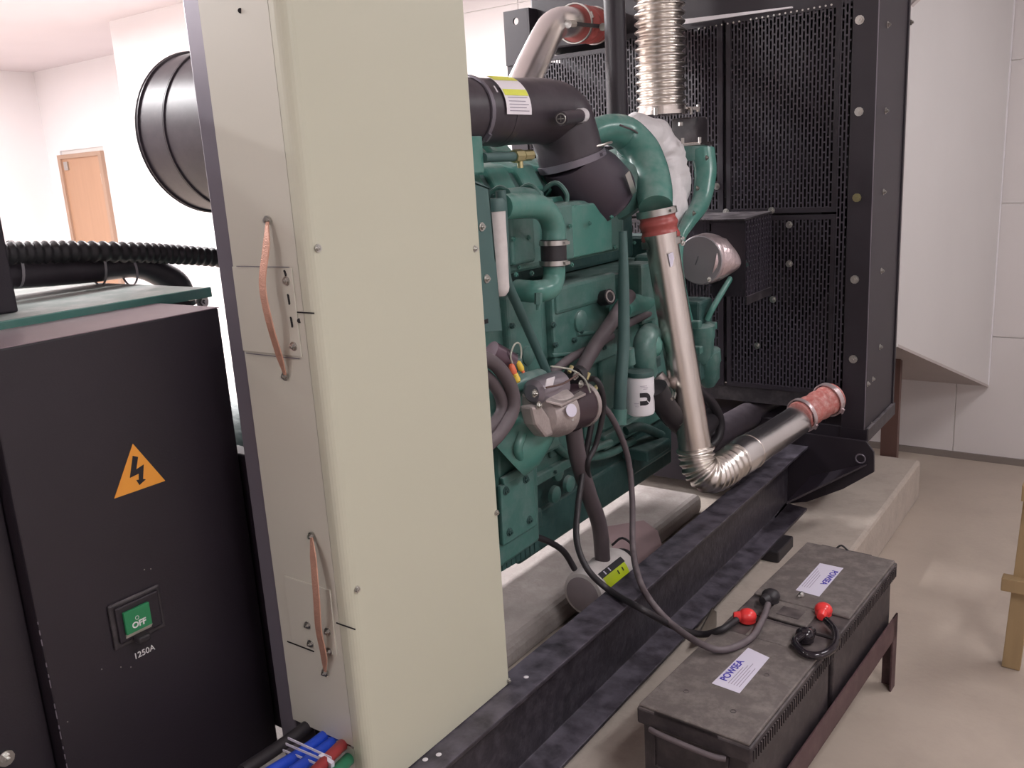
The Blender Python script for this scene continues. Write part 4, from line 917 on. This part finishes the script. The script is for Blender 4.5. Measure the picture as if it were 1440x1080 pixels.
# ================================================================== TURBOCHARGER
TX = -1.42
tu = thing('turbocharger', P(880, 260, X=TX), 'large turbocharger with teal snail housing beside the silver heat blanket', 'turbocharger')
cx_ = P(858, 258, X=TX + .02); axt = dn
cr_ = P(853, 250, X=TX - .02)
MB().lathe(cr_ - axt * .02, axt, [(0, .10), (.01, .125), (.03, .142), (.08, .145), (.11, .12), (.12, .06)], 40).build('compressor_cover', TEAL, tu)
MB().tube([P(812, 212, X=-1.46), P(826, 192, X=-1.44), P(850, 182, X=-1.42), P(878, 188, X=-1.40), P(900, 212, X=-1.36), P(912, 240, X=-1.32), P(919, 266, X=-1.28), P(922, 292, X=-1.25)], [.020, .032, .044, .056, .062, .062, .058, .052], 28, 8).build('outlet_volute', TEALS, tu)
q = P(886, 252, X=-1.30); MB().bar(P(882, 243, X=-1.295), P(892, 272, X=-1.295), .0015, .022, up=(.2, .6, 1)).build('name_plate', ZINC, tu)
MB().tube([P(838, 206, X=-1.34), P(850, 203, X=-1.33), P(860, 200, X=-1.33)], .004, 8, 4).build('v_band_bolt', ZINC, tu)
MB().tube([P(988, 212, X=-1.38), P(992, 245, X=-1.36), P(985, 285, X=-1.35), P(968, 312, X=-1.34), P(957, 335, X=-1.34), P(955, 370, X=-1.33), P(963, 420, X=-1.32), P(970, 450, X=-1.33)], [.045, .040, .034, .026, .018, .013, .012, .012], 20, 8).build('wastegate_pipe', TEALS, tu, label='tapering teal side pipe')
MB().cyl(P(974, 226, X=-1.42), P(974, 206, X=-1.42), .055, n=24).build('upper_flange', TEAL, tu)
for x, y in ((980, 265), (975, 300), (960, 408), (965, 430), (993, 222)): bolt(tu, P(x, y, X=-1.30), (1, 0, 0), .006)
# heat blanket
hb = thing('heat_blanket', P(930, 250, X=-1.46), 'crumpled silver white heat blanket wrapped over the hot turbine housing', 'heat blanket')
m_ = MB(); pth = [P(866, 198, X=-1.54), P(890, 192, X=-1.52), P(914, 203, X=-1.50), P(929, 228, X=-1.48), P(935, 262, X=-1.46), P(935, 300, X=-1.44), P(936, 342, X=-1.42)]
random.seed(3)
path = spline(pth, 8); n = 34; vs = []; fs = []
prev = None
rads = [.055, .076, .090, .092, .088, .078, .050]
for i, p in enumerate(path):
    t = (path[min(i + 1, len(path) - 1)] - path[max(i - 1, 0)]).normalized(); u = V((1, 0, 0)); a_ = (u - t * u.dot(t)).normalized(); b_ = t.cross(a_)
    g = i / (len(path) - 1) * (len(rads) - 1); kk = min(int(g), len(rads) - 2); rr = rads[kk] + (rads[kk + 1] - rads[kk]) * (g - kk)
    for k in range(n):
        th = 2 * pi * k / n; q = rr * (1 + .05 * sin(3 * th + i * .7) + .03 * sin(5 * th + i * .35) + random.uniform(-.045, .045))
        vs.append(p + a_ * cos(th) * q + b_ * sin(th) * q)
for i in range(len(path) - 1):
    for k in range(n): fs.append((i * n + k, i * n + (k + 1) % n, (i + 1) * n + (k + 1) % n, (i + 1) * n + k))
fs += [tuple(reversed(range(n))), tuple((len(path) - 1) * n + k for k in range(n))]
m_.add(vs, fs, [True] * (len(fs) - 2) + [False, False]); o = m_.build('blanket', WRAP, hb); 
MB().tube([P(x, y, X=-1.345) for x, y in ((872, 176), (895, 186), (908, 205), (916, 232), (918, 252))], .003, 6, 5).build('lacing_wire', HOSEG, hb)

# ================================================================== EXHAUST BELLOWS
EX = -1.55
eb0 = P(930, 158, X=EX); eb1 = P(926, -60, X=EX)
eb = thing('exhaust_bellows', eb0, 'vertical ribbed stainless steel exhaust bellows rising from the turbo flange', 'bellows')
L_ = 2.72 - eb0.z; nr = 32
m_ = MB(); prof = []
steps = nr * 10
for i in range(steps + 1):
    prof.append((L_ * i / steps, .086 + .0075 * cos(2 * pi * i / 10)))
m_.lathe(eb0 + V((0, 0, .02)), (0, 0, 1), prof, 40); m_.build('ribbed_tube', STEEL, eb)
MB().lathe(eb0 - V((0, 0, .01)), (0, 0, 1), [(0, .10), (.014, .10), (.015, .088), (.03, .088)], 36).build('end_flange', PIPEST, eb)
MB().lathe((eb0.x, eb0.y, 2.70), (0, 0, 1), [(0, .095), (.13, .095)], 30).build('roof_collar', PIPEST, eb)
MB().bar(eb0 + V((-.02, .02, .01)), eb0 + V((.05, .16, .01)), .10, .012).build('flange_plate', PIPEST, eb)
for x, y in ((922, 158), (962, 153), (972, 157), (982, 153)): MB().cyl(P(x, y + 4, X=EX + .08), P(x, y - 6, X=EX + .08), .007, n=8).build('stud', ZINC, eb)
for x, y in ((957, 172), (971, 172)): MB().cyl(P(x, y, X=EX + .1), P(x, y + 5, X=EX + .1), .009, n=8).build('stud', ZINC, eb)
bl = thing('exhaust_elbow_block', P(968, 200, X=-1.46), 'dark square exhaust flange block under the bellows with bolts', 'flange')
q = P(970, 187, X=-1.46); bx((q.x - .05, q.y - .05, q.z - .055), (q.x + .05, q.y + .05, q.z + .055)).build('block', BLACKD, bl, .005)
q = P(972, 203, X=-1.44); bx((q.x - .06, q.y - .055, q.z - .006), (q.x + .06, q.y + .065, q.z + .006)).build('flange_plate', PIPEST, bl, .002)
for x, y in ((960, 199), (984, 198), (996, 227)): MB().cyl(P(x, y + 3, X=-1.38), P(x + (8 if y > 220 else 0), y - (0 if y > 220 else 5), X=-1.38), .006, n=8).build('bolt', ZINC, bl)
# two black vertical support tubes
sup = thing('exhaust_support', P(868, 165, X=-1.60), 'pair of tall black steel tubes either side of the exhaust bellows', 'support')
a = P(869, 168, X=-1.50); MB().tube([a - V((0, 0, .12)), V((a.x, a.y, 2.0)), V((a.x, a.y + .0, 2.2)), V((a.x, a.y + .02, 2.6))], .035, 18, 6).build('support_tube', BLACK, sup, label='left black tube')
a = P(969, 150, X=-1.62); MB().tube([a - V((0, 0, .2)), V((a.x, a.y, 2.0)), V((a.x, a.y + .0, 2.2)), V((a.x, a.y + .0, 2.6))], .032, 18, 6).build('support_tube', BLACK, sup, label='right black tube')
a = P(870, 0, X=-1.5); bx((-1.62, a.y - .03, 2.56), (-1.5, P(969, 0, X=-1.62).y + .04, 2.62)).build('cross_bar', BLACK, sup)
bx((-1.68, 2.55, 1.60), (-1.50, 3.1, 1.66)).build('support_base', BLACK, sup)

# ================================================================== UPPER CHARGE AIR PIPE
up = thing('upper_charge_pipe', P(760, 90, X=-1.75), 'polished steel pipe slanting up to a red coupling at the radiator top', 'pipe')
UXX = -1.72
pts = [P(712, 175, X=-1.62), P(740, 110, X=-1.68), P(768, 52, X=-1.74), P(778, 37, X=-1.77), P(792, 31, X=-1.78), P(815, 33, X=-1.80)]
MB().tube(pts, .052, 30, 8).build('slanting_pipe', CHROME, up)
a = P(808, 33, X=-1.79); b = P(836, 36, X=-1.83)
m_ = MB(); m_.tube([a, (a + b) / 2, b], .067, 28, 16, rf=lambda f, i: .064 + .004 * sin(f * 6 * pi)); m_.build('red_coupling', RED, up, label='ribbed dusty red silicone coupling')
b2 = P(905, 40, X=-1.95); MB().tube([b, b2, V((-2.0, YR + .05, b2.z))], .058, 26, 6).build('horizontal_pipe', CHROME, up)
m_ = MB(); m_.bar(P(803, 33, X=-1.70), P(853, 38, X=-1.74), .012, .012); m_.build('tie_rod', RUB, up)
for x, y in ((803, 34), (851, 38)): MB().cyl(P(x - 4, y, X=-1.70), P(x + 4, y, X=-1.70), .014, n=8, smooth=False).build('rod_nut', ZINC, up)
clampband(up, a, b - a, .066, .012); clampband(up, b, b - a, .066, .012)

# ================================================================== LOWER CHARGE AIR PIPE (front)
lp = thing('charge_air_pipe', P(1000, 660, X=-1.12), 'polished steel charge air pipe with red couplings and ribbed chrome elbow', 'pipe')
t0 = P(922, 288, X=-1.25); t1 = P(930, 338, X=-1.23); e0 = P(978, 632, X=-1.14); 
ax_ = (e0 - t1).normalized()
MB().rings([(t1 - ax_ * .02, .052, ax_), (t1 + ax_ * .02, .050, ax_), (t1 + (e0 - t1) * .5, .0505, ax_), (e0, .052, ax_)], 36).build('vertical_pipe', PIPEST, lp)
a = P(923, 296, X=-1.25); cx2 = a + ax_ * 0; cl = (t1 - a).length
m_ = MB(); m_.tube([a, a + ax_ * .05, a + ax_ * .11], .06, 32, 16, rf=lambda f, i: .057 + .003 * sin(f * 6 * pi)); m_.build('red_coupling', RED, lp, label='dark red silicone coupling')
clampband(lp, a + ax_ * .006, ax_, .058, .02, ZINC, 'clamp', (1, -.3, 0)); clampband(lp, a + ax_ * .098, ax_, .058, .02, ZINC, 'clamp', (1, .6, 0))
q = P(944, 365, X=-1.18); MB().bar(P(943, 356, X=-1.183), P(946, 374, X=-1.181), .0015, .022, up=(.3, 1, 0)).build('small_sticker', LABEL, lp)
# ribbed elbow
g0 = e0; g1 = P(990, 668, X=-1.115); g2 = P(1012, 664, X=-1.09); g3 = P(1038, 645, X=-1.065)
elb = [e0, P(983, 655, X=-1.125), P(996, 668, X=-1.10), P(1014, 662, X=-1.085), P(1036, 646, X=-1.07)]
MB().tube(elb, .06, 36, 44, rf=lambda f, i: .056 + .0035 * sin(f * 2 * pi * 13)).build('ribbed_elbow', STEEL, lp)
MB().torus(e0, ax_, .056, .006, 32, 8).build('elbow_bead', STEEL, lp)
h_ = [P(1034, 648, X=-1.07), P(1052, 636, X=-1.062), P(1090, 612, X=-1.045), P(1130, 585, X=-1.02), P(1150, 570, X=-1.01)]
MB().tube(h_, [.060, .062, .057, .056, .056, .056], 34, 8).build('horizontal_pipe', CHROME, lp)
MB().torus(h_[1], h_[2] - h_[0], .060, .003, 32, 6).build('weld_bead', PIPEST, lp)
k0 = P(1124, 586, X=-1.02); k1 = P(1180, 552, X=-.99); k1 = V((-.99, YR - .0, k1.z if k1.y > YR else k1.z))
kk = P(1172, 558, Y=YR - .03)
MB().tube([k0, (k0 + kk) / 2, kk], .06, 30, 16, rf=lambda f, i: .055 + .0025 * sin(f * 8 * pi)).build('red_coupling', REDP, lp, label='pale worn red silicone coupling')
clampband(lp, k0 + (kk - k0) * .08, kk - k0, .062, .014, FOIL, 'clamp', (1, 0, -.5)); clampband(lp, k0 + (kk - k0) * .85, kk - k0, .062, .02, FOIL, 'clamp', (1, 0, -.5))
for x, y in ((1143, 588), (1152, 590), (1159, 588)): MB().bar(P(x, y - 6, X=-.96), P(x + 1, y + 5, X=-.96), .003, .002).build('pen_mark', INK, lp)

# ================================================================== BATTERIES ON STAND
BA = radians(-2.9); BO = V((-.856, 1.568, 0)); BR = Matrix.Rotation(BA, 3, 'Z')
def BL(u, v, z): return BO + BR @ V((u, v, 0)) + V((0, 0, z))
def lbox(mb, a, b):
    (x0, y0, z0), (x1, y1, z1) = a, b
    return mb.hexa([BL(x0, y0, z0), BL(x1, y0, z0), BL(x1, y1, z0), BL(x0, y1, z0), BL(x0, y0, z1), BL(x1, y0, z1), BL(x1, y1, z1), BL(x0, y1, z1)])
BZ = .42; BW = .272; BLn = .512; ZB = .182
stn = thing('battery_stand', BL(.14, .52, 0), 'low maroon angle iron stand under the two batteries', 'stand')
zr = .245
for (x0, x1, e) in ((BW - .002, BW + .003, 1), (.02, .025, -1)):
    m_ = MB(); lbox(m_, (x0, -.02, ZB - .01), (x1, 1.055, zr)); lbox(m_, (x0 - (.035 if e > 0 else -.005), -.02, ZB - .012), (x1, 1.055, ZB - .006)); m_.build('angle_rail', MAROON, stn, .001)
for v in (-.02, 1.05):
    m_ = MB(); lbox(m_, (.02, v, ZB - .01), (BW + .002, v + .005, ZB + .02)); m_.build('cross_angle', MAROON, stn)
for (u, uw) in ((BW - .035, .038),):
    for v in (-.015, 1.015):
        m_ = MB(); lbox(m_, (BW - .002, v, 0), (BW + .003, v + .04, zr)); lbox(m_, (BW - .035, v + .035, 0), (BW - .002, v + .04, ZB - .01)); m_.build('leg', MAROON, stn)
for v in (-.015, 1.015):
    m_ = MB(); lbox(m_, (.085, v, 0), (.09, v + .04, ZB - .012)); lbox(m_, (.09, v + .035, 0), (.12, v + .04, ZB - .012)); m_.build('leg', MAROON, stn)
def battery(v0, flip, lab):
    t = thing('battery', BL(BW / 2, v0 + BLn / 2, ZB), lab, 'battery', 'batteries on the maroon stand')
    e = .010; zl = BZ - .045
    m_ = MB(); lbox(m_, (e, v0 + e, ZB - .006), (BW - e - .003, v0 + BLn - e, zl)); m_.build('case', BATT, t, .006)
    m_ = MB(); lbox(m_, (0, v0, zl), (BW, v0 + BLn - .0, BZ - .004)); m_.build('lid', BATT, t, .005)
    # raised flat field and lower terminal shelf
    tv0, tv1 = (v0 + .004, v0 + BLn - .105) if not flip else (v0 + .105, v0 + BLn - .004)
    m_ = MB(); lbox(m_, (.004, tv0, BZ - .004), (BW - .006, tv1, BZ + .003)); m_.build('lid_field', BATTL, t, .003)
    s0, s1 = (tv1 + .002, v0 + BLn - .006) if not flip else (v0 + .006, tv0 - .002)
    m_ = MB(); lbox(m_, (.075, s0, BZ - .004), (.19, s1, BZ + .002)); m_.build('lid_shelf', BATTL, t, .003)
    m_ = MB(); 
    for k in range(40):
        vv = v0 + .01 + k * (BLn - .02) / 40; lbox(m_, (BW, vv, zl + .004), (BW + .003, vv + .005, BZ - .014))
    m_.build('side_ribs', BATT, t)
    # end recess with carrying rope
    for ev, s in ((v0, -1), (v0 + BLn, 1)):
        m_ = MB(); y_ = ev - s * e
        lbox(m_, (.035, min(y_, y_ + s * .006), ZB + .03), (.042, max(y_, y_ + s * .006), zl - .004)); lbox(m_, (BW - .06, min(y_, y_ + s * .006), ZB + .03), (BW - .053, max(y_, y_ + s * .006), zl - .004))
        lbox(m_, (.035, min(y_, y_ + s * .006), ZB + .09), (BW - .053, max(y_, y_ + s * .006), ZB + .096)); m_.build('end_ribs', BATT, t, .001)
        m_ = MB(); m_.tube([BL(.035, ev, zl - .004), BL(.06, ev + s * .012, zl + .002), BL(.13, ev + s * .014, zl + .0), BL(.19, ev + s * .012, zl - .002), BL(.215, ev, zl - .006)], .0065, 10, 5); m_.build('carry_handle', HOSEG, t)
        m_ = MB(); lbox(m_, (.045, min(ev, ev - s * .02), BZ - .010), (BW - .075, max(ev, ev + s * .010), BZ - .001)); m_.build('handle_ledge', BATT, t, .003)
    return t
b1 = battery(0, False, 'nearer black battery with dusty lid and paper label, close to the camera')
b2 = battery(BLn + .012, True, 'farther black battery with dusty lid, toward the tiled wall')
def lab(bt, pts, tx, org_, xd, yd, txt='POWSEA'):
    z = BZ + .0036; q = [P(x, y, Z=z) for x, y in pts]; MB().poly(q, (0, 0, .0006)).build('paper_label', LABEL, bt, label='white label with blue lettering')
    text(txt, .025, bt, LBLUE, P(*org_, Z=z + .0012), xd, yd, offset=.0004, depth=.0002)
    return q
q = lab(b1, ((1001, 961), (1040, 975), (1082, 925), (1052, 911)), None, (1030, 942.5), BR @ V((0, 1, 0)), BR @ V((-1, 0, 0)))
for k in range(5):
    f = .45 + .1 * k; a = q[0].lerp(q[1], f); b = q[3].lerp(q[2], f); MB().bar(a.lerp(b, .12) + V((0, 0, .001)), a.lerp(b, .55 + .08 * (k % 3)) + V((0, 0, .001)), .0016, .0004).build('label_print', LGREY, b1)
q = lab(b2, ((1119, 830), (1152, 839), (1186, 799), (1153, 792)), None, (1166, 812), BR @ V((0, -1, 0)), BR @ V((1, 0, 0)))
for k in range(4):
    f = .1 + .1 * k; a = q[0].lerp(q[1], f); b = q[3].lerp(q[2], f); MB().bar(a.lerp(b, .15) + V((0, 0, .001)), a.lerp(b, .8 - .06 * k) + V((0, 0, .001)), .0016, .0004).build('label_print', LGREY, b2)
for (x, y) in ((1031, 1000), (1078, 949), (1036, 870), (965, 972)): 
    m_ = MB(); m_.torus(P(x, y, Z=BZ + .0035), (0, 0, 1), .006, .001, 12, 5); m_.build('vent_plug', BATT, b1)
m_ = MB(); m_.lathe(P(1127, 838, Z=BZ + .004), (0, 0, 1), [(0, .009), (.004, .009), (.012, .004)], 10); m_.build('terminal_bolt', ZINC, b2)
m_ = MB(); m_.ball(P(1123, 838, Z=BZ + .012), .005, 8); m_.build('terminal_bolt', ZINC, b2)
m_ = MB(); lbox(m_, (.1, BLn + .04, BZ + .002), (.16, BLn + .09, BZ + .0035)); m_.build('embossed_mark', BATT, b2, .001)
m_ = MB(); m_.tube([BL(.09, 1.038, BZ - .005), BL(.105, 1.046, BZ + .008), BL(.13, 1.04, BZ - .004)], .003, 6, 4); m_.build('rope_loop', RUB, b2)
# terminal covers
def cap(px, m_, lb, nm='terminal_cap', r=.019, dirn=(0, -1, 0), z=BZ + .002, gl=None):
    c = P(*px, Z=z + r * .6); t = thing(nm, (c.x, c.y, z), lb, 'terminal cap'); b = MB()
    b.ball(c + V((0, 0, 0)), r, 16, (1.05, 1, .85)); b.cyl(V((c.x, c.y, z)), c, r * .95, n=18); b.build('cap', m_, t)
    d = V(dirn).normalized(); b = MB(); b.lathe(c - V((0, 0, r * .1)), d, [(0, r * .75), (r * 1.0, r * .62), (r * 1.5, r * .5), (r * 1.55, r * .4)], 14); b.build('cable_boot', m_, t); return c
cr1 = cap((1051, 866), REDCAP, 'left red rubber terminal cap on the nearer battery', dirn=(-1, -.55, 0), r=.023)
ck1 = cap((1084, 838), RUB, 'dusty black terminal cap at the left edge between the batteries', dirn=(-.3, -1, 0), r=.024)
cr2 = cap((1158, 857), REDCAP, 'glossy right red terminal cap on the farther battery', dirn=(.1, -1, -.1), r=.022)
ck2 = cap((1132, 893), mat('glossy_black_rubber', (34, 28, 34), .12, var=.1), 'glossy black terminal cap right of the nearer battery label', dirn=(.2, .9, 0), r=.023)
o = MB().tube([P(1162, 872, Z=.435), P(1175, 888, Z=.437), P(1174, 908, Z=.436), P(1155, 921, Z=.436), P(1132, 919, Z=.436), P(1118, 903, Z=.437), P(1128, 893, Z=.445)], .0095, 12, 8).build('link_cable', MATS['glossy_black_rubber']); tag(o, 'short looped black cable joining the two batteries', 'cable')
# battery cables
o = MB().tube([P(832, 596, X=-1.24), P(822, 650, X=-1.245), P(813, 710, X=-1.23), P(811, 760, X=-1.19), P(826, 800, X=-1.14), P(857, 830, Z=.512), P(905, 858, Z=.512), P(945, 880, X=-.94), P(985, 892, X=-.87), P(1015, 885, Z=.438), P(1036, 872, Z=.437)], .0088, 12, 8).build('battery_cable', RUB); tag(o, 'black battery cable from the starter to the left red cap', 'cable', 'battery cables from the starter')
o = MB().tube([P(838, 560, X=-1.215), P(862, 590, X=-1.20), P(882, 640, X=-1.19), P(889, 700, X=-1.17), P(890, 770, X=-1.13), P(898, 812, Z=.535), P(915, 845, X=-1.0), P(945, 878, X=-.93), P(985, 905, Z=.445), P(1018, 914, Z=.434), P(1055, 898, Z=.434), P(1072, 872, Z=.436), P(1080, 850, Z=.437)], .0088, 12, 8).build('battery_cable', HOSEG); tag(o, 'greyish battery cable swinging down to the dusty black cap', 'cable', 'battery cables from the starter')
o = MB().tube([P(822, 534, X=-1.235), P(838, 534, X=-1.20), P(847, 552, X=-1.19), P(848, 580, X=-1.20), P(838, 625, X=-1.22), P(826, 660, X=-1.23), P(842, 720, X=-1.33)], .008, 10, 7).build('starter_cable', RUB); tag(o, 'thin black cable looping down from behind the starter motor', 'cable')

# ================================================================== TIMBER TRESTLE at right border
tr = thing('wooden_trestle', (-.2, 2.9, 0), 'raw timber trestle leg at the right border of the picture', 'trestle')
ft = P(1422, 937, Z=0); hd_ = P(1462, 640, Y=2.93)
d_ = (hd_ - ft)
MB().bar(ft + V((0, 0, .001)), ft + d_ * 1.1, .05, .04, up=(0, 1, 0)).build('leg', WOOD, tr, .002)
a = P(1409, 818, Y=2.88); MB().bar(a, a + V((.55, .0, .0)), .04, .042).build('cross_rail', WOOD, tr, .002)
a = P(1438, 690, Y=2.86); MB().bar(a, a + V((.5, 0, 0)), .05, .05).build('top_rail', WOOD, tr, .002)
MB().bar(ft + V((.5, 0, 0)), ft + d_ * 1.1 + V((.42, 0, 0)), .05, .04, up=(0, 1, 0)).build('leg', WOOD, tr, .002)
